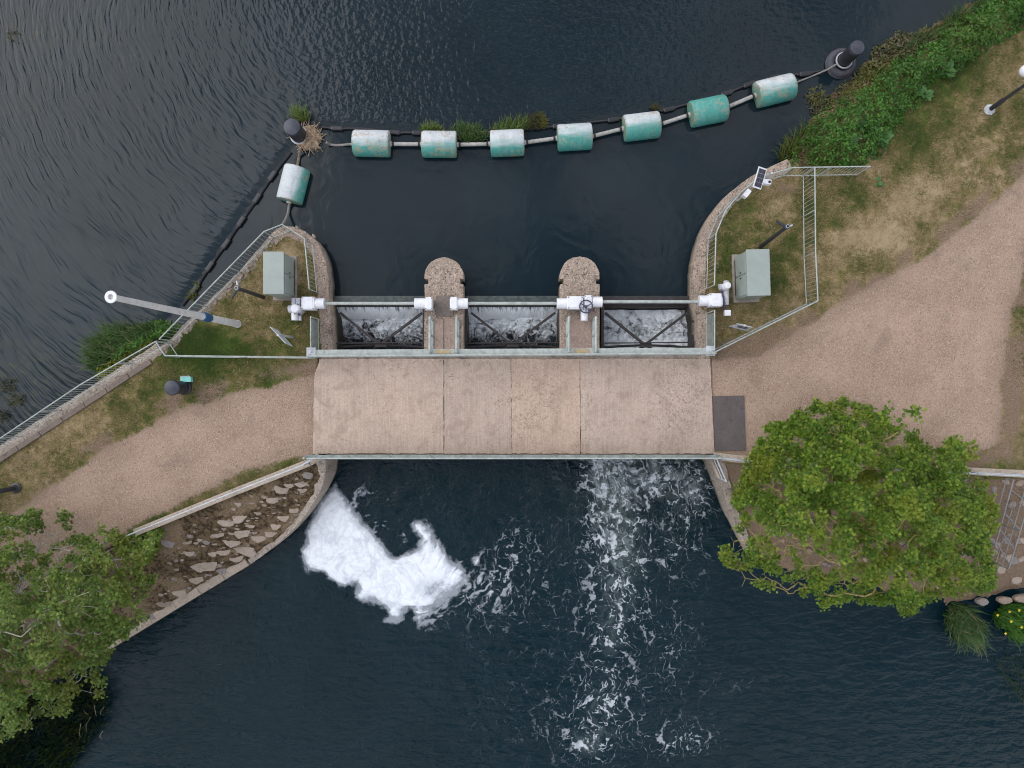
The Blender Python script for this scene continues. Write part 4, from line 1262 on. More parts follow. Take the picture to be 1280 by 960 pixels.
for i in range(230):
    x, y = rnd.uniform(915, 1290), rnd.uniform(590, 765)
    big = (y > 690 and 1000 < x < 1110) or x > 1225
    w = P(x, y, -.8)
    for _ in range(3):
        zt = float(gsample(Z, [w.x], [w.y])[0]); w = P(x, y, max(zt, -2))
    if not inside(revet_r_poly, np.array([w.x]), np.array([w.y]))[0] or zt < -1.8: continue
    s = rnd.uniform(3, 8) if big else rnd.uniform(2, 6)
    o = rock(s / SC, s * rnd.uniform(.5, .9) / SC, rnd.uniform(.05, .12), 500 + i).build('stone', M[('stone_pale', 'stone', 'stone_grey')[i % 3]], rr_)
    o.location = w - rr_.location
    o.rotation_euler = (-.2, 0, rnd.uniform(0, 6))
for i, (x, y, rx, ry, lab) in enumerate(((1256, 750, 11, 5, 'pale flat boulder at the water edge just above the yellow irises'), (1277, 748, 12, 6, 'pale boulder at the right picture edge above the irises'), (1228, 752, 8, 5, 'small dark stone between the sedge and the iris clump'))):
    o = rock(rx / SC, ry / SC, .10, 300 + i, 9).build('boulder', M['stone' if i < 2 else 'stone_grey'])
    o.location = P(x, y, -1.55)
    o.rotation_euler = (-.1, .05, .08)
    tag(o, lab, 'boulder')
# loose wall-top stones on the rough nose wall
nw = thing('wall_stones', left_nose[0], 'loose rubble stones bedded along the top of the island wall', 'wall stones')
for i, p in enumerate(resample(left_nose + left_round[1:14], .17)):
    s = rnd.uniform(.06, .12)
    o = rock(s, s * rnd.uniform(.6, .9), rnd.uniform(.03, .07), 900 + i, 7).build('stone', M[('stone_pale', 'stone', 'stone_grey')[i % 3]], nw)
    o.location = Vector((p.x + rnd.uniform(.05, .22), p.y - rnd.uniform(.0, .2), .0)) - nw.location
    o.rotation_euler = (0, 0, rnd.uniform(0, 6))
# kerb edging of the left lawn
ke = thing('lawn_kerb', P(60, 530), 'brown stone kerb edging between river wall and left lawn', 'kerb')
for a, b in zip(*(lambda r_: (r_, r_[1:]))(resample(pl([(-60, 613), (0, 575), (120, 497), (196, 447)]), 1.0))):
    d = (b - a).normalized()
    o = MB().bar(a + d * .01 - ke.location + Vector((0, 0, .0)), b - d * .01 - ke.location, .20, .16).build('kerb_stone', M['kerb'], ke, bevel=.015)

# ------------------------------------------------------------------ boom of drum buoys
def buoy(x, y, ang, L, chalk, label, roll=0.0):
    zc = ZU + .20
    t = thing('drum_buoy', P(x, y, zc), label, 'buoy', 'drum buoys of the boom', rz=ang)
    R = .50
    h = L / 2
    body = MB().lathe([(R * .55, -h), (R * .93, -h + .015), (R, -h + .07), (R, -h * .35), (R * 1.008, -h * .33), (R, -h * .30), (R, h * .30), (R * 1.008, h * .33), (R, h * .35), (R, h - .07), (R * .93, h - .015), (R * .55, h)], 36, axis=(1, 0, 0)).build('drum', M['buoy'], t, smooth=50)
    body['chalk'] = chalk
    body.rotation_euler.x = roll
    for s in (-1, 1):
        MB().cyl((s * (h - .01), 0, 0), (s * (h + .07), 0, 0), .11, .09, 12).build('end_flange', M['pipe'], t, smooth=40)
    return t
B = [(465, 179.5, -.02, 1.42, .42, 'first drum buoy of the boom, chalky white over teal, beside the nest'),
     (549.3, 180.5, -.01, 1.36, .36, 'rust spotted drum buoy, second from the nest'),
     (634, 179, .04, 1.32, .42, 'rust spotted drum buoy in front of the floating weeds'),
     (718, 171.5, .06, 1.34, .20, 'pale blue green drum buoy in the middle of the boom'),
     (801.5, 158.2, .12, 1.40, .22, 'pale drum buoy third from the right bank'),
     (884.5, 139, .20, 1.42, -.55, 'brightest green drum buoy, scarcely faded'),
     (967.5, 113.5, .24, 1.48, .22, 'last drum buoy by the right bank, white over teal')]
for b in B: buoy(*b)
buoy(366.8, 231, math.radians(76), 1.36, .30, 'lone white and teal drum buoy tied to the left island', roll=.5)
def ends(b, s):
    c = P(b[0], b[1], ZU + .2)
    return c + Vector((math.cos(b[2]), math.sin(b[2]), 0)) * s * (b[3] / 2 + .06)
for i, (a, b) in enumerate(zip(B, B[1:])):
    p0, p1 = ends(a, 1), ends(b, -1)
    names = ['first', 'second', 'third', 'fourth', 'fifth', 'sixth']
    t = thing('boom_pipe', (p0 + p1) / 2, 'weathered pipe link of the boom, %s counting from the nest' % names[i], 'pipe', 'pipe links between the drum buoys')
    c = t.location.copy()
    MB().cyl(p0 - c, p1 - c, .075, n=12).build('pipe', M['pipe'], t, smooth=40)
    for p in (p0, p1): MB().cyl(p - c + (c - p).normalized() * .02, p - c + (c - p).normalized() * .09, .10, n=12).build('coupling', M['steel_dk'], t, smooth=40)
def chain_obj(name, pts, r, mat, label, cat):
    pts = [Vector(p) for p in pts]
    o0 = pts[0].copy()
    o = MB().tube([p - o0 for p in pts], r, 6).build(name, M[mat], smooth=60)
    o.location = o0
    return tag(o, label, cat)
chain_obj('mooring_chain', spline([P(408, 178, ZU + .25), P(414, 181, ZU + .05), P(425, 181.5, ZU + .02), P(436, 180.5, ZU + .1), P(443, 179.8, ZU + .2)], 4), .05, 'chain', 'rusty chain tying the first drum buoy to the nest pile', 'chain')
chain_obj('mooring_chain', spline([P(376, 186, ZU + .3), P(374, 195, ZU + .1), P(372.5, 203, ZU + .1), P(371.5, 209, ZU + .2)], 4), .05, 'rope', 'twisted chain between the nest pile and the lone buoy', 'chain')
chain_obj('mooring_chain', spline([P(361.5, 254, ZU + .2), P(360.5, 264, ZU + .1), P(358, 272, ZU + .4), P(353, 281, .2)], 4), .05, 'chain', 'frayed chain from the lone buoy up to the island railing', 'chain')
chain_obj('mooring_chain', spline([P(993, 104, ZU + .25), P(1008, 98, ZU + .05), P(1025, 91, ZU + .1), P(1036, 86, ZU + .35), P(1046, 80, ZU + .45)], 4), .035, 'chain', 'pale chain holding the boom to the tyre fendered pile', 'chain')

# the black debris boom behind the drums
def net(pts, label):
    pts = [P(x, y, ZU + .03) for x, y in pts]
    o0 = pts[0].copy()
    m = MB().tube([p - o0 for p in pts], .06, 6)
    o = m.build('boom_net_line', M['float_'], smooth=60)
    o.location = o0
    tag(o, label, 'net line')
netA = [(364, 190), (341, 220), (322, 248), (302, 277), (283, 305), (263, 333), (244, 362), (228, 382)]
netB = [(402, 159.5), (421.5, 161), (455, 161), (493, 166), (523, 166.5), (580, 167), (640, 164), (698, 158), (767, 150), (836, 137), (908, 117), (936, 106), (970, 95), (1006, 93), (1040, 86)]
net(netA, 'black net line from the nest pile down to the left island')
net(netB, 'black net line strung behind the row of drum buoys')
fl = [(341, 220), (322, 248), (302, 277), (283, 305), (263, 333), (244, 362), (421.5, 161), (493, 166), (523, 166.5), (698, 158), (767, 150), (836, 137), (908, 117), (892, 111.5), (936, 106), (1006, 93)]
fl = fl[:13] + fl[14:]
allp = netA + netB
ordn = ['topmost', 'second', 'third', 'fourth', 'fifth', 'lowest']
ordm = ['nearest the nest', 'just past the first drum buoy', 'left of the floating weeds', 'behind the fourth drum buoy', 'left of the fifth drum buoy', 'left of the green drum buoy', 'right of the green drum buoy', 'left of the last drum buoy', 'closest to the tyre fendered pile']
for i, (x, y) in enumerate(fl):
    seq = netA if i < 6 else netB
    k = seq.index((x, y))
    a, b = seq[max(k - 1, 0)], seq[min(k + 1, len(seq) - 1)]
    d = (P(*b) - P(*a)).normalized()
    lab = ('black boom float on the left net line, %s of six' % ordn[i]) if i < 6 else ('black boom float ' + ordm[i - 6])
    t = thing('boom_float', P(x, y, ZU + .05), lab, 'float', 'black floats of the debris boom', rz=math.atan2(d.y, d.x))
    MB().box((0, 0, 0), (.48, .19, .18)).build('float_body', M['float_'], t, bevel=.05)
    MB().bar((-.32, 0, .03), (.32, 0, .03), .05, .05).build('keeper_strap', M['steel_dk'], t)

# ------------------------------------------------------------------ piles, posts and poles
def pile(x, y, zb, zt, r, label, tyre):
    t = thing('mooring_pile', P(x, y, zb), label, 'pile')
    h = zt - zb
    MB().lathe([(r * .96, -2), (r * .96, h * .5), (r * .98, h - .1)], 28).build('shaft', M['black'], t, smooth=40)
    MB().lathe([(r * 1.02, h - .12), (r * 1.04, h - .04), (r * .95, h + .02), (r * .5, h + .06), (r * .05, h + .075)], 28).build('cap', M['blacktop'], t, smooth=40)
    if tyre:
        for z_, rr2 in ((.02, .60), (.16, .57)):
            prof = []
            ring = MB()
            n, k = 32, 8
            vs, fs = [], []
            for i in range(n):
                a = 6.2832 * i / n
                for j in range(k):
                    bb = 6.2832 * j / k
                    rad = rr2 - .15 + .145 * math.cos(bb)
                    vs.append((rad * math.cos(a), rad * math.sin(a), z_ + .10 * math.sin(bb)))
            for i in range(n):
                for j in range(k):
                    fs.append((i * k + j, ((i + 1) % n) * k + j, ((i + 1) % n) * k + (j + 1) % k, i * k + (j + 1) % k))
            ring.add(vs, fs).build('tyre', M['rubber'], t, smooth=60)
        n = 20
        MB().tube([(1.12 * r * math.cos(6.2832 * k / n), 1.12 * r * math.sin(6.2832 * k / n), .34) for k in range(n + 1)], .035, 6).build('chain_collar', M['galv'], t, smooth=60)
    else:
        MB().lathe([(r * 1.12, .10), (r * 1.14, .16), (r * 1.0, .2)], 24).build('collar', M['galv'], t, smooth=40)
    return t
pile(375.5, 171, ZU, ZU + 1.05, .32, 'black topped pile standing in a straw bird nest', False)
pile(1050, 80.5, ZU, ZU + 1.35, .27, 'black pile ringed by stacked tyres beside the right bank', True)
# nest
ns = thing('straw_nest', P(386, 173, ZU), 'straw bird nest heaped against the pile in the water', 'nest')
m = MB().lathe([(.52, -.1), (.50, .06), (.40, .16), (.22, .20), (.05, .17)], 18)
m.v = [(x * rnd.uniform(.85, 1.12), y * rnd.uniform(.85, 1.12), z + rnd.uniform(-.02, .03)) for x, y, z in m.v]
m.build('nest_mound', M['straw'], ns)
m = MB()
for k in range(330):
    a = rnd.uniform(0, 6.28)
    r0 = rnd.uniform(0, .45)
    b = a + rnd.uniform(-2.6, 2.6)
    L_ = rnd.uniform(.12, .42)
    z = .22 - r0 * .3 + rnd.uniform(-.02, .05)
    p = Vector((r0 * math.cos(a), r0 * math.sin(a), z))
    m.bar(p, p + Vector((L_ * math.cos(b), L_ * math.sin(b), rnd.uniform(-.22, .05))), rnd.uniform(.012, .028), .012)
tag(m.build('straws', M['straw'], ns), kind='stuff')

# tall open pole at left
b, tp = P(297, 405, 0), P(140, 371.5, 8.15)
t = thing('tall_pole', b, 'tall tapering grey pole with blue band and open white top on the left island', 'pole')
dv = tp - b
MB().tube([Vector((0, 0, 0)), dv * .33, dv * .66, dv], [.135, .117, .097, .078], 18).build('shaft', M['pole'], t, smooth=50)
MB().cyl(dv * .300, dv * .362, .150, .147, 18).build('band', M['blue'], t, smooth=50)
MB().cyl((0, 0, -.05), (0, 0, .03), .15, n=16).build('base_plate', M['pole'], t, smooth=40)
m = MB()
m.lathe([(.085, 0), (.15, .02), (.165, .05), (.15, .075), (.075, .07), (.06, -.12)], 24, dv, dv.normalized())
m.f = m.f[:-2]
m.build('flange', M['white'], t, smooth=50)
MB().cyl(dv - dv.normalized() * .10, dv - dv.normalized() * .02, .062, n=16).build('dark_bore', M['lens'], t)

def lamp_post(bx, by, tx, ty, h, label, lantern=None):
    b = P(bx, by, 0)
    t = thing('lamp_post', b, label, 'lamp post')
    dv = P(tx, ty, h) - b
    MB().tube([Vector((0, 0, 0)), dv * .22, dv * .23, dv], [.085, .085, .06, .05], 14).build('shaft', M['black'], t, smooth=40)
    MB().lathe([(.21, -.02), (.21, .03), (.13, .06), (.10, .12)], 16).build('base_collar', M['galv'] if lantern else M['black'], t, smooth=40)
    if lantern:
        e = P(*lantern, h + .15) - b
        MB().tube([dv, dv + Vector((0, 0, .25)), (dv + e) / 2 + Vector((0, 0, .4)), e + Vector((0, 0, .2))], .035, 8).build('arm', M['black'], t, smooth=60)
        MB().lathe([(.05, -.18), (.17, -.12), (.20, 0), (.15, .12), (.05, .18)], 16, e).build('lantern', M['white'], t, smooth=60)
    return t
lamp_post(1236.5, 137.5, 1330, 72, 3.6, 'black lamp post with white lantern on the top right lawn', (1283, 88))
lamp_post(20, 610, -95, 634, 3.6, 'black post base poking in at the left edge beside the path')

def cctv(bx, by, tx, ty, h, label):
    b = P(bx, by, 0)
    t = thing('camera_post', b, label, 'post')
    dv = P(tx, ty, h) - b
    MB().tube([Vector((0, 0, 0)), dv], [.075, .06], 12).build('shaft', M['black'], t, smooth=40)
    MB().cyl(dv, dv + Vector((0, 0, .06)), .095, n=14).build('cap', M['blacktop'], t, smooth=40)
    o_ = Vector((dv.x, dv.y, 0)).normalized()
    sd = Vector((-o_.y, o_.x, 0))
    MB().cyl(dv + Vector((0, 0, -.08)), dv + Vector((0, 0, -.08)) + (o_ * .2 + sd * .34) , .05, n=10).build('camera_arm', M['black'], t, smooth=40)
    MB().cyl(dv + Vector((0, 0, -.10)), dv + Vector((0, 0, -.2)) - sd * .26 + o_ * .12, .04, .03, 10).build('camera_body', M['galv'], t, smooth=40)
    MB().cyl(dv + Vector((0, 0, .06)), dv + Vector((0, 0, .085)), .062, n=14).build('rim', M['galv'], t, smooth=40)
    MB().cyl(dv + Vector((0, 0, .085)), dv + Vector((0, 0, .09)), .045, n=14).build('bore', M['lens'], t)
    return t
cctv(329, 371.5, 296.5, 360.2, 2.45, 'slim black post with small arm beside the left cabinet')
cctv(950, 309, 983.5, 283.5, 2.5, 'slim black post with ring top behind the right cabinet')

# bollard bin and cyan bag
t = thing('bollard', P(231, 484.5, 0), 'fat black round bollard on the grass beside the left path', 'bollard')
MB().lathe([(.27, -.05), (.27, .08), (.235, .12), (.235, .30), (.25, .33), (.235, .36), (.235, .80), (.27, .84), (.285, .90), (.285, .96), (.26, 1.02), (.17, 1.06), (.03, 1.075)], 28).build('body', M['black'], t, smooth=40)
MB().lathe([(.29, .965), (.265, 1.03), (.17, 1.07), (.02, 1.085)], 28).build('cap', M['blacktop'], t, smooth=40)
t = thing('cyan_box', P(235, 474.5, 0), 'small pale cyan box lying on the grass behind the black bollard', 'box', rz=.05)
MB().box((0, 0, .1), (.40, .19, .2)).build('carton', M['cyan'], t, bevel=.01)
MB().add([(-.20, .10, .20), (.20, .10, .20), (.16, .14, .26), (-.17, .14, .25)], [(0, 1, 2, 3), (3, 2, 1, 0)]).build('flap', M['white'], t)

# cabinets
def cabinet(x0, x1, y0, y1, h, rz, label, door):
    c = P((x0 + x1) / 2, (y0 + y1) / 2, h)
    w, d = (x1 - x0) / SC * (CAMH - h) / CAMH, (y1 - y0) / SC * (CAMH - h) / CAMH
    t = thing('equipment_cabinet', (c.x, c.y, 0), label, 'cabinet', 'green equipment cabinets', rz=rz)
    MB().box((0, 0, .06), (w + .16, d + .16, .14)).build('plinth', M['cab_base'], t, bevel=.02)
    MB().box((0, 0, h / 2 + .03), (w - .04, d - .04, h - .16)).build('body', M['cab'], t, bevel=.02)
    MB().box((0, 0, h - .03), (w + .02, d + .02, .06), taper=.99).build('roof', M['cab'], t, bevel=.012)
    s = door
    for k in (-1, 1):
        dr_ = MB().box((s * (w / 2 - .005), k * d * .235, h / 2 + .02), (.03, d * .44, h - .34)).build('door', M['cab'], t, bevel=.006)
        MB().cyl((s * (w / 2 + .03), k * d * .06, h * .5), (s * (w / 2 + .03), k * d * .06, h * .6), .014, n=6).build('handle', M['steel_dk'], dr_)
    MB().box((s * (w / 2 + .02), 0, .2), (.02, d * .8, .04)).build('kick_vent', M['steel_dk'], t)
    return t
cabinet(329, 354.5, 314.5, 367.5, 1.35, 0, 'pale green equipment cabinet on the left island lawn', 1)
cabinet(934, 962.5, 311.5, 369.5, 1.45, .03, 'pale green equipment cabinet inside the right railed plot', -1)

# signs
def sign(bx, by, p0, p1, h, label):
    """Post at (bx,by); board whose upper edge runs p0-p1 at height h."""
    b = P(bx, by, 0)
    t = thing('notice_sign', b, label, 'sign')
    a, c = P(*p0, h) - b, P(*p1, h) - b
    mid = (a + c) / 2
    MB().tube([Vector((0, 0, 0)), mid + Vector((0, 0, .0))], .04, 10).build('post', M['galv'], t, smooth=40)
    low = Vector((0, 0, -.62)) - Vector((mid.x, mid.y, 0)).normalized() * -.10
    d = (c - a).normalized()
    n = d.cross(Vector((0, 0, 1)))
    th = n * .012
    vs = [a - th, c - th, c + low - th, a + low - th, a + th, c + th, c + low + th, a + low + th]
    MB().add(vs, [(0, 1, 2, 3), (7, 6, 5, 4), (0, 4, 5, 1), (1, 5, 6, 2), (2, 6, 7, 3), (3, 7, 4, 0)]).build('board', M['galv'], t)
    for k in (.25, .5):
        MB().bar(a + low * k + n * .02 + d * .1, c + low * k + n * .02 - d * .1, .03, .04).build('channel', M['steel_dk'], t)
    return t
sign(367, 421.5, (337.5, 408.5), (356.5, 429), 1.9, 'grey back of a notice board on a post on the left island lawn')
sign(911, 408, (921, 404.5), (940.5, 409), 1.6, 'pale notice board seen edge-on near the slanting right railing')
# solar panel and boxes on the curved railing
t = thing('solar_panel', P(943, 234, 0), 'tilted solar panel on a post at the curved right railing', 'solar panel', rz=-.15)
MB().cyl((0, 0, 0), (0.0, 0, 1.75), .035, n=10).build('post', M['galv'], t, smooth=40)
pc = P(951, 225, 1.85) - t.location
tilt = Matrix.Rotation(math.radians(24), 4, 'Y') @ Matrix.Rotation(math.radians(12), 4, 'X')
fr = MB().box((0, 0, 0), (.37, .72, .035)).build('frame', M['white'], t, bevel=.005)
fr.location = pc
fr.rotation_euler = tilt.to_euler()
for i in range(2):
    for j in range(4):
        MB().box((-.077 + .155 * i, -.235 + .157 * j, .019), (.148, .150, .006)).build('cell', M['solar'], fr)
MB().box((-.05, -.22, 1.35), (.36, .17, .22)).build('battery_box', M['white'], t, bevel=.012)
MB().cyl((.06, -.22, 1.45), (.06, -.22, 1.475), .05, n=10).build('gland', M['lens'], t)
t = thing('control_box', P(921, 252, 0), 'small white box mounted on a post inside the curved right railing', 'box', rz=math.radians(-40))
MB().cyl((0, 0, 0), (0, 0, .95), .025, n=8).build('post', M['galv'], t)
q_ = P(924, 250, 1.15) - t.location
MB().box((q_.x * 0, q_.y * 0, 1.05), (.17, .30, .26)).build('case', M['white'], t, bevel=.012)
t.rotation_euler.z = math.radians(-38)

# ------------------------------------------------------------------ foam raft
FOAM = [(416, 602), (397, 632), (387, 652), (385, 678), (377, 690), (378, 704), (388, 714), (408, 724), (430, 733), (450, 730), (446, 743), (464, 754), (484, 767), (480, 777), (492, 779), (508, 774), (513, 762),
        (519, 772), (530, 781), (536, 766), (558, 757), (577, 743), (590, 728), (582, 711), (568, 696), (553, 682), (545, 662), (531, 648), (519, 646), (513, 652), (518, 664), (525, 672), (519, 683), (506, 688), (492, 689),
        (480, 682), (469, 668), (455, 652), (443, 634), (430, 618)]
zf = ZL + .03
fpoly = pl(FOAM, zf)
xs = np.arange(P(360, 0, zf).x, P(640, 0, zf).x, .035)
ys = np.arange(P(0, 800, zf).y, P(0, 590, zf).y, .035)
X, Y = np.meshgrid(xs, ys)
wx = (fbm(X * 1.3, Y * 1.3, 91, 3) - .5) * .55 + (fbm(X * 5, Y * 5, 92) - .5) * .10
wy = (fbm(X * 1.3, Y * 1.3, 93, 3) - .5) * .55 + (fbm(X * 5, Y * 5, 94) - .5) * .10
ins = inside(fpoly, X + wx, Y + wy)
dd, _ = pdist(fpoly, X + wx, Y + wy, True)
sg = np.where(ins, dd, -dd)
s_ = SC * CAMH / (CAMH - zf)
fx, fy = X * s_ + 640, 480 - Y * s_
thick = sstep(-.14, .55, sg)
soft = np.exp(-(((fx - 545) / 34) ** 2 + ((fy - 735) / 26) ** 2)) * .75 + .55 * np.exp(-(((fx - 500) / 22) ** 2 + ((fy - 678) / 9) ** 2)) + .25 * np.exp(-(((fx - 440) / 18) ** 2 + ((fy - 632) / 14) ** 2))
cx_, cy_ = 500.0, 652.0
rr_s = np.hypot(fx - cx_, fy - cy_) / 33 + (fbm(X * .9, Y * .9, 101) - .5) * .9
th_s = np.arctan2(fy - cy_, fx - cx_)
streak = fbm(rr_s * 3.4, th_s * 1.5 + 20, 102, 5)
streak2 = fbm(rr_s * 8.0, th_s * 3.0 + 40, 103, 4)
right = .18 + .82 * sstep(455, 545, fx + .25 * (fy - 690))
cut = (.95 * sstep(.50, .66, streak) + .5 * sstep(.52, .68, streak2)) * right
thick = thick * (1 - .48 * np.clip(cut, 0, 1) * sstep(1.1, .2, sg))
thick = np.clip(thick * (1.18 - soft) + (fbm(X * 3, Y * 3, 95) - .5) * .25 * (sg > -.1), 0, 1.1)
fxw, fyw = fx + wx * 26, fy + wy * 26
isl = np.exp(-((((fxw - 597) * .5 + (fyw - 697) * .87) / 10) ** 2 + (((fxw - 597) * .87 - (fyw - 697) * .5) / 10) ** 2))
thr = np.clip((isl + (fbm(X * 4, Y * 4, 96) - .5) * 1.3 - .42) * 1.4, 0, .8)
thick = np.maximum(thick, thr)
tr = np.exp(-(((fx - 604) / 55) ** 2 + ((fy - 726) / 34) ** 2)) + .8 * np.exp(-(((fx - 535) / 30) ** 2 + ((fy - 765) / 20) ** 2)) + .8 * np.exp(-(((fx - 450) / 30) ** 2 + ((fy - 625) / 20) ** 2)) + .6 * np.exp(-(((fx - 490) / 40) ** 2 + ((fy - 665) / 16) ** 2))
rid = 1 - np.abs(fbm(rr_s * 2.6, th_s * 3.2 + 60, 97, 5) - .5) * 8
thick = np.maximum(thick, np.clip(np.clip(rid, 0, 1) * np.clip(tr * 1.2, 0, 1) * .48 * sstep(.38, .55, fbm(X * 3.3, Y * 3.3, 98)), 0, .6))
hgt = np.clip(thick, 0, 1) ** 1.3 * (.10 + .10 * fbm(X * 2.2, Y * 2.2, 99)) + .01 * fbm(X * 9, Y * 9, 100) * thick
n, m_ = X.shape
v = np.arange(n * m_).reshape(n, m_)
Q = np.stack([v[:-1, :-1], v[:-1, 1:], v[1:, 1:], v[1:, :-1]], -1).reshape(-1, 4)
kq = (thick[:-1, :-1] + thick[:-1, 1:] + thick[1:, 1:] + thick[1:, :-1]).ravel() > .02
Q = Q[kq]
used, inv = np.unique(Q, return_inverse=True)
o = npmesh('foam_raft', np.stack([X, Y, zf + .012 + hgt], -1).reshape(-1, 3)[used], inv.reshape(-1, 4), M['foam'], dict(thick=thick.ravel()[used]), smooth=True)
tag(o, 'drifting raft of white foam on the pool below the bridge', 'foam', kind='stuff')

# ------------------------------------------------------------------ foliage helpers
def frames(d, up_jit=.6):
    """Leaf frames: u along the leaf, s sideways, n its normal."""
    d = d / (np.linalg.norm(d, axis=1, keepdims=True) + 1e-9)
    ref = np.tile(np.array([[0, 0, 1.0]]), (len(d), 1)) + rng.normal(0, up_jit, (len(d), 3))
    s = np.cross(d, ref)
    s /= np.linalg.norm(s, axis=1, keepdims=True) + 1e-9
    return d, s, np.cross(s, d)

LEAF5_V, LEAF5_F = [(0, 0, 0)], []
for ang, ln in ((-1.75, .55), (-.9, .85), (0, 1.0), (.9, .85), (1.75, .55)):
    b = len(LEAF5_V)
    c_, s__ = math.cos(ang), math.sin(ang)
    for a_, r_, zz_ in ((-.42, .55, .04), (0, 1.0, -.06), (.42, .55, .04)):
        LEAF5_V.append((math.sin(ang + a_) * r_ * ln * .8, .25 + math.cos(ang + a_) * r_ * ln * .75, zz_))
    LEAF5_F += [(0, b + 2, b + 1) if False else (0, b, b + 1), (0, b + 1, b + 2)]
LANCE_V = [(0, 0, 0), (.22, .4, .05), (0, 1, -.12), (-.22, .4, .05), (0, .45, -.03)]
LANCE_F = [(0, 1, 4), (1, 2, 4), (4, 2, 3), (0, 4, 3)]
BROAD_V = [(0, 0, 0), (.34, .25, .05), (.38, .6, .04), (0, 1.05, -.16), (-.38, .6, .04), (-.34, .25, .05), (0, .5, -.04)]
BROAD_F = [(0, 1, 6), (1, 2, 6), (2, 3, 6), (3, 4, 6), (4, 5, 6), (5, 0, 6)]

def leaves(name, c, d, size, mat, tv, tf, parent=None, jit=.6, attrs=None):
    c, d = np.asarray(c, float), np.asarray(d, float)
    size = np.broadcast_to(np.asarray(size, float), (len(c),))
    u, s, n = frames(d, jit)
    tv = np.array(tv, float)
    V = c[:, None, :] + size[:, None, None] * (tv[None, :, 0:1] * s[:, None, :] + tv[None, :, 1:2] * u[:, None, :] + tv[None, :, 2:3] * n[:, None, :])
    F = np.array(tf)[None] + (np.arange(len(c)) * len(tv))[:, None, None]
    o = npmesh(name, V.reshape(-1, 3), F.reshape(-1, 3), mat, None, parent=parent)
    return o

def blades(name, base, tip_off, width, mat, bend=.35, parent=None, seg=3, attrs=None):
    """Tapered grass or reed blades arching from base by tip_off."""
    base, tip = np.asarray(base, float), np.asarray(tip_off, float)
    n = len(base)
    width = np.broadcast_to(np.asarray(width, float), (n,))
    hz = tip.copy()
    hz[:, 2] = 0
    side = np.cross(tip, np.array([[0, 0, 1.0]]))
    ln = np.linalg.norm(side, axis=1, keepdims=True)
    side = np.where(ln > 1e-4, side / (ln + 1e-9), np.array([[1.0, 0, 0]]))
    rows = []
    for k in range(seg):
        t_ = k / seg
        p = base + tip * t_ + np.array([[0, 0, 1.0]]) * (np.linalg.norm(hz, axis=1, keepdims=True) * bend * math.sin(math.pi * t_))
        w = (width * (1 - t_) ** .7 * .5)[:, None]
        rows += [p - side * w, p + side * w]
    rows.append(base + tip)
    V = np.stack(rows, 1)
    m = 2 * seg + 1
    tf = []
    for k in range(seg - 1):
        tf += [(2 * k, 2 * k + 1, 2 * k + 3), (2 * k, 2 * k + 3, 2 * k + 2)]
    tf.append((2 * seg - 2, 2 * seg - 1, 2 * seg))
    F = np.array(tf)[None] + (np.arange(n) * m)[:, None, None]
    at = {a: np.repeat(b, m) for a, b in (attrs or {}).items()}
    return npmesh(name, V.reshape(-1, 3), F.reshape(-1, 3), mat, at, parent=parent)

def in_poly_points(poly, n):
    """Random picture points inside a polygon."""
    xs_ = [p[0] for p in poly]; ys_ = [p[1] for p in poly]
    out = np.zeros((0, 2))
    while len(out) < n:
        a = np.stack([rng.uniform(min(xs_), max(xs_), n * 2), rng.uniform(min(ys_), max(ys_), n * 2)], 1)
        out = np.concatenate([out, a[inside(poly, a[:, 0], a[:, 1])]])
    return out[:n]

def pw(px, z):
    """Picture points (n,2) at heights z (n,) to world points."""
    f = (CAMH - z) / CAMH / SC
    return np.stack([(px[:, 0] - 640) * f, (480 - px[:, 1]) * f, z], 1)

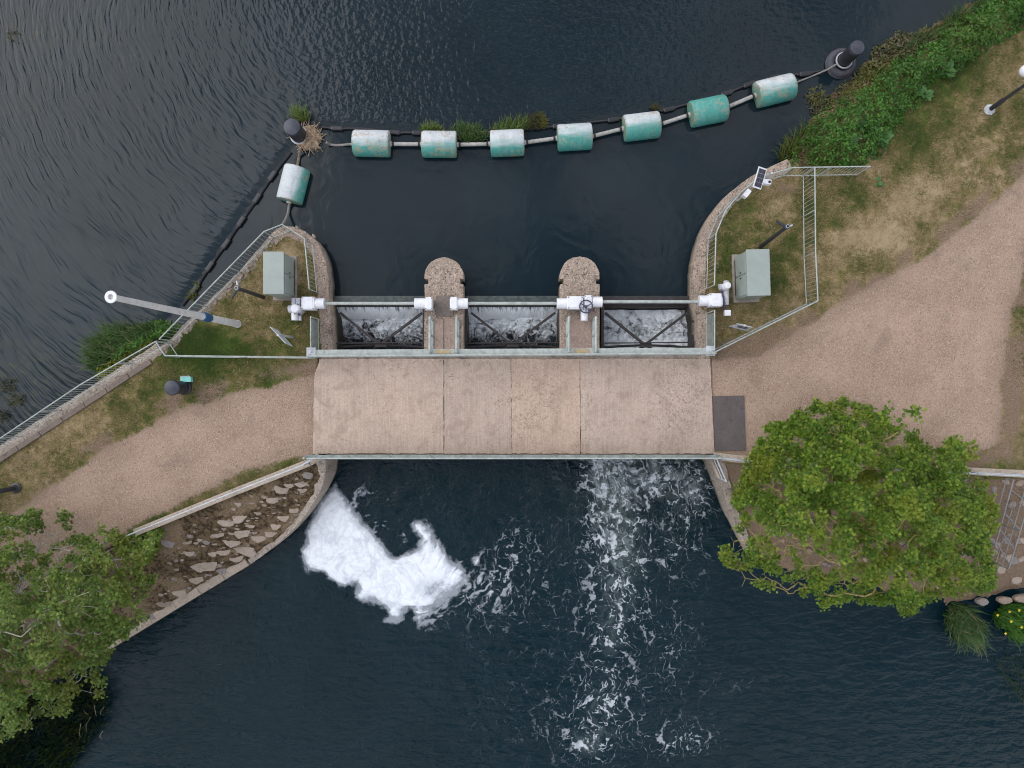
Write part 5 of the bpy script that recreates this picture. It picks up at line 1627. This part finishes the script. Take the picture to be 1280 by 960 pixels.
# ------------------------------------------------------------------ trees
def tree(name, label, outline, n, base, ztop, zlow, mat, bark, leaf_size, per, sparse=None, trunk_r=.16, seed=1, weight=.42):
    global rng
    rng = np.random.default_rng(seed)
    px = in_poly_points(outline, n)
    cxy = np.mean(np.array(outline), 0)
    k_ = n // 14                      # stray shoots that break the outline
    px[:k_] = cxy + (px[:k_] - cxy) * rng.uniform(1.02, 1.12, (k_, 1))
    dist, _ = pdist([(a, b) for a, b in outline], px[:, 0], px[:, 1], True)
    lump = sstep(.25, .75, fbm(px[:, 0] / 30, px[:, 1] / 30, seed + 5, 3))
    dist = np.where(inside(outline, px[:, 0], px[:, 1]), dist, 0)
    dome = 1 - (1 - np.clip(dist / 110, 0, 1)) ** 2
    z = zlow + (ztop - zlow) * (dome * (.55 + .6 * lump)) * (1 - .75 * rng.random(n) ** 2.2 * .9)
    pts = pw(px, z)
    root = np.array(base, float)
    order = np.argsort(np.linalg.norm(pts - root - np.array([0, 0, 1.2]), axis=1))
    pts = pts[order]
    px_o = px[order]
    nodes = [root, root + np.array([0, 0, .7]), root + np.array([.0, 0, 1.3])]
    par = [-1, 0, 1]
    plen = [0, .7, 1.3]
    for p in pts:
        A = np.array(nodes)
        d = np.linalg.norm(A - p, axis=1)
        cost = d + weight * np.array(plen) * .5 + np.where(A[:, 2] > p[2] + .25, .6, 0)
        cost[0] += 5
        k = int(np.argmin(cost))
        L = d[k]
        steps = max(1, int(L / .55))
        a = A[k]
        for i in range(1, steps + 1):
            f = i / steps
            q_ = a + (p - a) * f
            if i < steps: q_ = q_ + rng.normal(0, .045, 3) - np.array([0, 0, .10 * L * math.sin(math.pi * f) * .3])
            nodes.append(q_)
            par.append(k)
            plen.append(plen[k] + L / steps)
            k = len(nodes) - 1
    N = len(nodes)
    A = np.array(nodes)
    kids = np.zeros(N)
    area = np.zeros(N)
    has = np.zeros(N, bool)
    for i in range(N - 1, 0, -1):
        if not has[i]: area[i] = 1.0
        area[par[i]] += area[i]
        has[par[i]] = True
    rad = .0062 * np.sqrt(area)
    rad = np.minimum(rad * (trunk_r / rad[1]) ** .75 * 1.0, trunk_r) if rad[1] > 0 else rad
    rad = np.maximum(rad, .0065)
    t = thing(name, tuple(root), label, 'tree')
    mt, mb = MB(), MB()
    for i in range(1, N):
        p_ = par[i]
        (mt if i <= 2 else mb).cyl(A[p_] - root, A[i] - root, min(rad[p_], rad[i] * 1.35), rad[i], n=8 if rad[i] > .05 else 5, caps=False)
    mt.build('trunk', bark, t, smooth=60)
    mb.build('branches', bark, t, smooth=60)
    # leaves round every outer node
    outer = np.where(area <= 3.0)[0]
    outer = outer[outer > 2]
    pxo = A[outer]
    sx = pxo[:, 0] * SC * CAMH / (CAMH - pxo[:, 2]) + 640
    sy = 480 - pxo[:, 1] * SC * CAMH / (CAMH - pxo[:, 2])
    keep = np.ones(len(outer), bool)
    if sparse is not None: keep = rng.random(len(outer)) < sparse(sx, sy)
    outer = outer[keep]
    cnt = rng.integers(max(2, per - 4), per + 5, len(outer))
    idx = np.repeat(outer, cnt)
    az = rng.uniform(0, 2 * np.pi, len(idx))
    el = rng.normal(.22, .45, len(idx))
    d = np.stack([np.cos(az) * np.cos(el), np.sin(az) * np.cos(el), np.sin(el)], 1)
    c = A[idx] - root + d * rng.uniform(.02, .16, len(idx))[:, None] + rng.normal(0, .045, (len(idx), 3))
    d[:, 2] -= .25
    sz = leaf_size * rng.uniform(.55, 1.15, len(idx))
    leaves('crown', c, d, sz, mat, LEAF5_V, LEAF5_F, t, .35)
    return t

R_OUT = [(893, 688), (905, 672), (925, 655), (918, 625), (932, 590), (946, 560), (952, 535), (985, 530), (1000, 512), (1035, 500), (1062, 503), (1082, 512), (1110, 525), (1122, 548), (1150, 552), (1172, 562), (1192, 547), (1206, 560),
         (1212, 590), (1236, 608), (1242, 640), (1246, 672), (1236, 700), (1246, 728), (1225, 738), (1190, 742), (1160, 748), (1128, 768), (1100, 752), (1060, 748), (1040, 752), (1010, 738), (985, 745), (960, 728), (940, 738), (925, 712), (905, 705)]
def sp_r(x, y):
    low = np.exp(-(((x - 1010) / 85) ** 2 + ((y - 700) / 48) ** 2)) + .9 * np.exp(-(((x - 935) / 40) ** 2 + ((y - 690) / 45) ** 2)) + .4 * np.exp(-(((x - 980) / 40) ** 2 + ((y - 610) / 22) ** 2)) + .35 * np.exp(-(((x - 1165) / 40) ** 2 + ((y - 740) / 20) ** 2))
    return np.clip(1.0 - .78 * low, .2, 1)
tree('riverside_tree', 'large bright green leafy tree overhanging the pool at right', R_OUT, 1800, P(1085, 655, -.55), 5.4, 1.1, M['leaf_r'], M['bark'], .115, 38, sp_r, .17, 5)
L_OUT = [(-10, 648), (30, 640), (48, 634), (52, 660), (72, 668), (78, 636), (88, 650), (84, 676), (112, 668), (122, 655), (140, 660), (165, 678), (192, 668), (196, 682), (186, 705), (188, 735), (184, 770), (166, 782), (150, 800), (136, 815), (128, 838),
         (134, 855), (118, 862), (100, 852), (94, 870), (68, 898), (54, 880), (34, 905), (16, 922), (-6, 918), (-60, 940), (-160, 900), (-220, 800), (-180, 700), (-80, 650)]
def sp_l(x, y): return np.clip(1.0 - .4 * np.exp(-(((x - 40) / 60) ** 2 + ((y - 690) / 40) ** 2)) - .35 * np.exp(-(((x - 110) / 50) ** 2 + ((y - 740) / 40) ** 2)), .2, 1)
tree('riverside_tree', 'grey branched tree leaning in at the lower left corner', L_OUT, 1500, P(-12, 800, -.9), 5.6, 1.0, M['leaf_l'], M['bark_grey'], .115, 38, sp_l, .19, 8)
# the odd twig of the right tree that reaches over the path
rng = np.random.default_rng(3)
tw = thing('tree_shoot', P(1120, 545, 2.6), 'lone leafy shoot sticking out of the big tree over the path', 'shoot')
pth = [P(1110, 548, 2.4), P(1125, 538, 2.7), P(1135, 525, 2.9), P(1144, 515, 3.0)]
MB().tube([p - tw.location for p in spline(pth, 4)], [.02] * 8 + [.012] * 5, 5).build('stem', M['bark'], tw)
cs = []
for p, k in ((pth[3], 34), (pth[2] + Vector((-.25, 0, 0)), 8), (P(1108, 513, 2.8), 10), (pth[1], 12)):
    cs += [np.array(p - tw.location) + rng.normal(0, .11, 3) for _ in range(k)]
leaves('foliage', cs, np.concatenate([rng.normal(0, 1, (len(cs), 2)), rng.normal(0, .3, (len(cs), 1))], 1), rng.uniform(.12, .19, len(cs)), M['leaf_r'], LEAF5_V, LEAF5_F, tw, .3)

# ------------------------------------------------------------------ bank vegetation
def thicket(name, label, poly, n, zlo, zhi, mat, size, tv=LANCE_V, tf=LANCE_F, cat='plants', clump=22, seed=2, kind='stuff', ground=True, ragged=3):
    global rng
    rng = np.random.default_rng(seed)
    px = in_poly_points(poly, n)
    d, _ = pdist(poly, px[:, 0], px[:, 1], True)
    px = px + np.stack([fbm(px[:, 0] / 9, px[:, 1] / 9, 71) - .5, fbm(px[:, 0] / 9, px[:, 1] / 9, 72) - .5], 1) * 2.5 * ragged
    lump = fbm(px[:, 0] / clump, px[:, 1] / clump, seed)
    z = zlo + (zhi - zlo) * sstep(0, 24, d) * (.25 + 1.1 * lump) * rng.uniform(.45, 1, n)
    base = pw(px, z)
    if ground:
        zt = np.maximum(gsample(Z, base[:, 0], base[:, 1]), ZU - .05)
        base = pw(px, z + zt)
    dirs = np.concatenate([rng.normal(0, 1, (n, 2)), rng.normal(-.1, .35, (n, 1))], 1)
    o = leaves(name, base, dirs, rng.uniform(size * .6, size * 1.25, n), mat, tv, tf)
    return tag(o, label, cat, kind=kind)
NET = [(986, 204), (978, 186), (1002, 168), (1022, 140), (1052, 122), (1080, 108), (1096, 84), (1130, 66), (1165, 52), (1190, 24), (1228, 0), (1310, -55), (1360, -30), (1296, 24), (1262, 46), (1228, 66), (1190, 92), (1164, 104), (1152, 128), (1128, 150), (1110, 186), (1086, 207), (1040, 206)]
thicket('nettle_bed', 'dense dark green nettle bed along the top right bank', NET, 15000, .02, 1.0, M['nettle'], .14, seed=4, clump=13, ragged=9, cat='nettles')
thicket('water_scrub', 'dull olive scrub hanging in the water at the foot of the nettle bank', [(1008, 150), (1000, 118), (1020, 100), (1032, 112), (1048, 108), (1070, 92), (1086, 60), (1118, 36), (1140, 44), (1160, 34), (1178, 46), (1130, 76), (1085, 108), (1046, 124), (1022, 146)], 3200, .0, .35, M['scrub'], .15, seed=6, cat='scrub')
def rosette(name, label, px, py, z, n, L, mat, seed, tv=BROAD_V, tf=BROAD_F, cat='plant', group=None):
    r = np.random.default_rng(seed)
    c = P(px, py, z)
    t = thing(name, c, label, cat, group)
    az = r.uniform(0, 6.28, n)
    el = r.uniform(.15, .95, n)
    d = np.stack([np.cos(az) * np.cos(el), np.sin(az) * np.cos(el), np.sin(el) * .8], 1)
    mesh_v = np.zeros((n, 3)) + d * .05
    for i in range(n):
        leaves('leaf', mesh_v[i:i + 1], d[i:i + 1], L * r.uniform(.6, 1.1), mat, tv, tf, t, .25)
    return t
rosette('dock_plant', 'broad leaved pale green dock at the front of the nettle bed', 1083, 162, .35, 30, .40, M['dock'], 1)
rosette('dock_plant', 'broad leaved dock just left of the tallest dock clump', 1062, 176, .3, 24, .36, M['dock'], 2)
rosette('dock_plant', 'broad leaved dock near the bare soil at the lawn edge', 1102, 172, .22, 22, .34, M['dock'], 3)
rosette('dock_plant', 'dock high in the nettles beside the pinkish soil patch', 1182, 88, .2, 20, .32, M['dock'], 4)
rosette('dock_plant', 'small dock where nettles thin towards the lamp post', 1155, 118, .15, 18, .3, M['dock'], 5)
rosette('lawn_weed', 'small bluish weed on the lawn right of the railing end', 1097, 228, .05, 9, .2, M['dock'], 7)

def clump(name, label, poly, n, h, w, mat, lean, seed, zb=None, cat='reeds', bend=.25, kind=None, spread=1.0):
    r_ = np.random.default_rng(seed)
    global rng
    rng = r_
    px = in_poly_points(poly, n)
    z = np.full(n, zb)
    base = pw(px, z)
    az = r_.uniform(0, 6.28, n)
    L = h * r_.uniform(.5, 1.1, n)
    off = np.stack([np.cos(az) * L * .55 * spread + lean[0] * L, np.sin(az) * L * .55 * spread + lean[1] * L, L * r_.uniform(.55, .95, n)], 1)
    o = blades(name, base, off, w * r_.uniform(.6, 1.2, n), mat, bend)
    return tag(o, label, cat, kind=kind)
rd = clump('reed_clump', 'lush green reed clump in the river beside the left railing', [(122, 468), (112, 446), (120, 425), (142, 412), (165, 408), (192, 410), (208, 416), (200, 424), (165, 446)], 1100, .75, .05, M['reed'], (-.15, .15), 3, ZU)
thicket('reed_undergrowth', 'dark leafy undergrowth below the reed clump by the left railing', [(108, 470), (106, 448), (118, 425), (150, 405), (185, 396), (212, 404), (206, 420), (165, 446)], 3600, .0, .75, M['nettle'], .14, seed=12, ground=False, cat='undergrowth')
o = bpy.data.objects['reed_undergrowth']; o.location.z = ZU; o.location.x = .0
thicket('spurge_flowers', 'yellow flowering weeds along the left railing by the reeds', [(110, 476), (112, 458), (140, 446), (175, 424), (186, 428), (160, 448), (130, 470)], 480, .0, .5, M['spurge'], .095, seed=13, ground=False, cat='weeds')
bpy.data.objects['spurge_flowers'].location.z = ZU + .45
for i, (nm, lab, poly, n, h, lean, mt) in enumerate((
    ('grass_tuft', 'bright grass tuft sprouting behind the nest pile', [(366, 150), (372, 144), (382, 146), (388, 150), (380, 154)], 260, .55, (-.05, .35), 'tuft'),
    ('floating_grass', 'left tuft of grass growing on the boom behind the second drum', [(524, 166), (530, 160), (545, 158), (556, 166)], 240, .38, (0, .25), 'tuft'),
    ('floating_grass', 'broad tuft of grass between second and third drum buoys', [(560, 166), (575, 156), (600, 160), (612, 172), (600, 178), (578, 178)], 620, .42, (0, .1), 'reed'),
    ('floating_grass', 'pale dry tuft of grass behind the third drum buoy', [(612, 164), (628, 154), (655, 150), (664, 160), (640, 168), (655, 172)], 420, .40, (.05, .2), 'tuft'),
    ('floating_grass', 'straw coloured weed mat at the right end of the floating weeds', [(654, 160), (660, 148), (674, 142), (684, 150), (682, 160), (668, 162)], 520, .32, (0, 0), 'scrub'))):
    clump(nm, lab, poly, n, h, .03, M[mt], lean, 40 + i, ZU + .03, cat='grass tuft')
clump('floating_grass', 'tiny weed tuft on the boom left of the green drum', [(812, 134), (820, 130), (826, 136), (818, 139)], 90, .22, .03, M['scrub'], (0, 0), 50, ZU + .03, cat='grass tuft')
clump('floating_grass', 'tiny weed tuft on the net line near the lowest black float', [(236, 372), (246, 350), (252, 354), (242, 378)], 90, .25, .03, M['spurge'], (0, 0), 51, ZU + .03, cat='grass tuft')
clump('reed_clump', 'pale dry reeds at the water edge left of the nettle bed', [(972, 205), (975, 186), (990, 174), (1000, 160), (1012, 165), (996, 190), (984, 206)], 200, .7, .03, M['tuft'], (-.25, .3), 52, ZU, cat='reeds')
clump('reed_clump', 'long blades standing up out of the nettle bank by the olive scrub', [(1120, 70), (1150, 50), (1190, 22), (1230, 0), (1236, 16), (1180, 50), (1140, 76)], 420, .7, .035, M['reed'], (-.1, .25), 53, -.6, cat='reeds')
clump('sedge_clump', 'green sedge clump in the water right below the big tree', [(1176, 770), (1188, 752), (1212, 756), (1226, 780), (1222, 800), (1196, 800)], 900, .9, .035, M['reed'], (-.12, -.25), 54, ZL, cat='sedge')
clump('iris_clump', 'dark iris clump with yellow flowers at the lower right edge', [(1238, 770), (1250, 756), (1300, 752), (1330, 790), (1290, 800), (1262, 796)], 1500, .75, .05, M['nettle'], (-.05, .0), 55, ZL + .1, cat='iris')
clump('sedge_clump', 'dim waterweed trailing in the pool below the iris clump', [(1236, 812), (1256, 806), (1300, 830), (1310, 880), (1270, 870), (1242, 840)], 420, .7, .04, M['reed_dk'], (-.2, -.2), 56, ZL - .25, cat='waterweed', bend=.05)
fy_ = [(1247, 769), (1262, 765), (1264, 777), (1257, 792), (1274, 763), (1277, 784)]
fl_ = ['leftmost yellow iris flower at the tip of the clump', 'upper middle yellow iris flower of the clump', 'central yellow iris flower of the clump', 'lowest yellow iris flower of the clump', 'uppermost yellow iris flower near the right picture edge', 'yellow iris flower low at the right picture edge']
for i, (x, y) in enumerate(fy_):
    t = thing('iris_flower', P(x, y, ZL + .95), fl_[i], 'flower', 'yellow iris flowers')
    for k in range(4):
        a = k * 1.57 + i
        leaves('petal', [(0, 0, 0)], [(math.cos(a), math.sin(a), .15)], .06, M['yellow'], BROAD_V, BROAD_F, t, .2)
clump('sedge_bed', 'dark sedge bed in the shaded water under the lower left tree', [(-60, 900), (20, 880), (70, 858), (112, 846), (136, 870), (128, 905), (96, 950), (60, 1000), (-80, 1010)], 5200, 1.15, .035, M['reed_dk'], (.42, .32), 57, ZL - .1, cat='sedge', bend=.05, kind='stuff', spread=.5)
m = MB()
for k in range(9):
    a = P(rnd.uniform(100, 140), rnd.uniform(850, 940), ZL + .2)
    b = a + Vector((rnd.uniform(.1, .5), rnd.uniform(-.3, .9), rnd.uniform(.1, .4)))
    m.tube([a, (a + b) / 2 + Vector((rnd.uniform(-.08, .08), 0, .1)), b], .012, 5)
tag(m.build('dead_stalks', M['twig']), 'thin dead stalks at the edge of the dark sedge bed', 'stalks', kind='stuff')
for i, (x, y, n_) in enumerate(((12, 482, 130), (22, 500, 110), (4, 520, 120), (18, 46, 50))):
    clump('waterweed_patch', ['yellowish waterweed patch near the left picture edge', 'waterweed patch beside the long left railing', 'leafy waterweed against the far left of the railing', 'pale waterweed spot in the top left corner'][i],
          [(x - 10, y - 7), (x + 10, y - 8), (x + 9, y + 7), (x - 8, y + 8)], n_, .22, .03, M['scrub'], (0, 0), 60 + i, ZU - .03, cat='waterweed', bend=.1)
# green tufts by the path and a sprout on the right abutment
clump('grass_tuft', 'green sprout growing from the right abutment wall above the water', [(867, 335), (871, 331), (873, 336), (869, 339)], 40, .22, .05, M['tuft'], (-.2, .1), 70, -.3, cat='grass tuft')
# sapling leaves below the left railing end
thicket('bank_shrub', 'low leafy shrub at the lower end of the slanting guard rail', [(150, 690), (160, 668), (195, 655), (205, 664), (196, 690), (180, 705)], 700, .1, .7, M['leaf_l'], .15, LEAF5_V, LEAF5_F, seed=15, cat='shrub', kind=None)

# ------------------------------------------------------------------ lawn grass
rng = np.random.default_rng(99)
def lawn(name, label, x0, x1, y0, y1, n, mask_cls):
    px = np.stack([rng.uniform(x0, x1, n), rng.uniform(y0, y1, n)], 1)
    b = pw(px, np.zeros(n))
    gr, so, mo = gsample(gravel, b[:, 0], b[:, 1]), gsample(soil, b[:, 0], b[:, 1]), gsample(moss, b[:, 0], b[:, 1])
    dr_ = gsample(dry, b[:, 0], b[:, 1])
    inl = gsample(in_l if mask_cls == 'l' else in_r, b[:, 0], b[:, 1])
    rv_ = gsample(in_rvl | in_rvr, b[:, 0], b[:, 1])
    de = gsample(np.where(in_l, dl, dr), b[:, 0], b[:, 1])
    tuft = fbm(b[:, 0] * 2.5, b[:, 1] * 2.5, 55)
    pr_ = (1 - sstep(.25, .6, gr)) * (1 - .8 * so) * (1.05 - .45 * dr_) * sstep(.32, .6, tuft + .1)
    k = inl & ~rv_ & (de > .36) & (rng.random(n) < pr_)
    b, dr_, tuft = b[k], dr_[k], tuft[k]
    m = len(b)
    b[:, 2] = gsample(Z, b[:, 0], b[:, 1]) - .005
    az = rng.uniform(0, 6.28, m)
    L = rng.uniform(.04, .11, m) * (.7 + .9 * tuft) * (1.2 - .5 * dr_)
    off = np.stack([np.cos(az) * L * .8, np.sin(az) * L * .8, L * rng.uniform(.4, .9, m)], 1)
    o = blades(name, b, off, rng.uniform(.012, .024, m), M['grass'], .2, seg=2, attrs=dict(dry=np.clip(dr_ + (fbm(b[:, 0] * 2.2, b[:, 1] * 2.2, 56) - .5) * 1.2, 0, 1)))
    tag(o, label, 'grass', kind='stuff')
lawn('lawn_grass', 'patchy half dry lawn grass on the left bank', -60, 420, 270, 700, 170000, 'l')
lawn('lawn_grass', 'patchy half dry lawn grass on the right bank', 868, 1330, -20, 470, 230000, 'r')
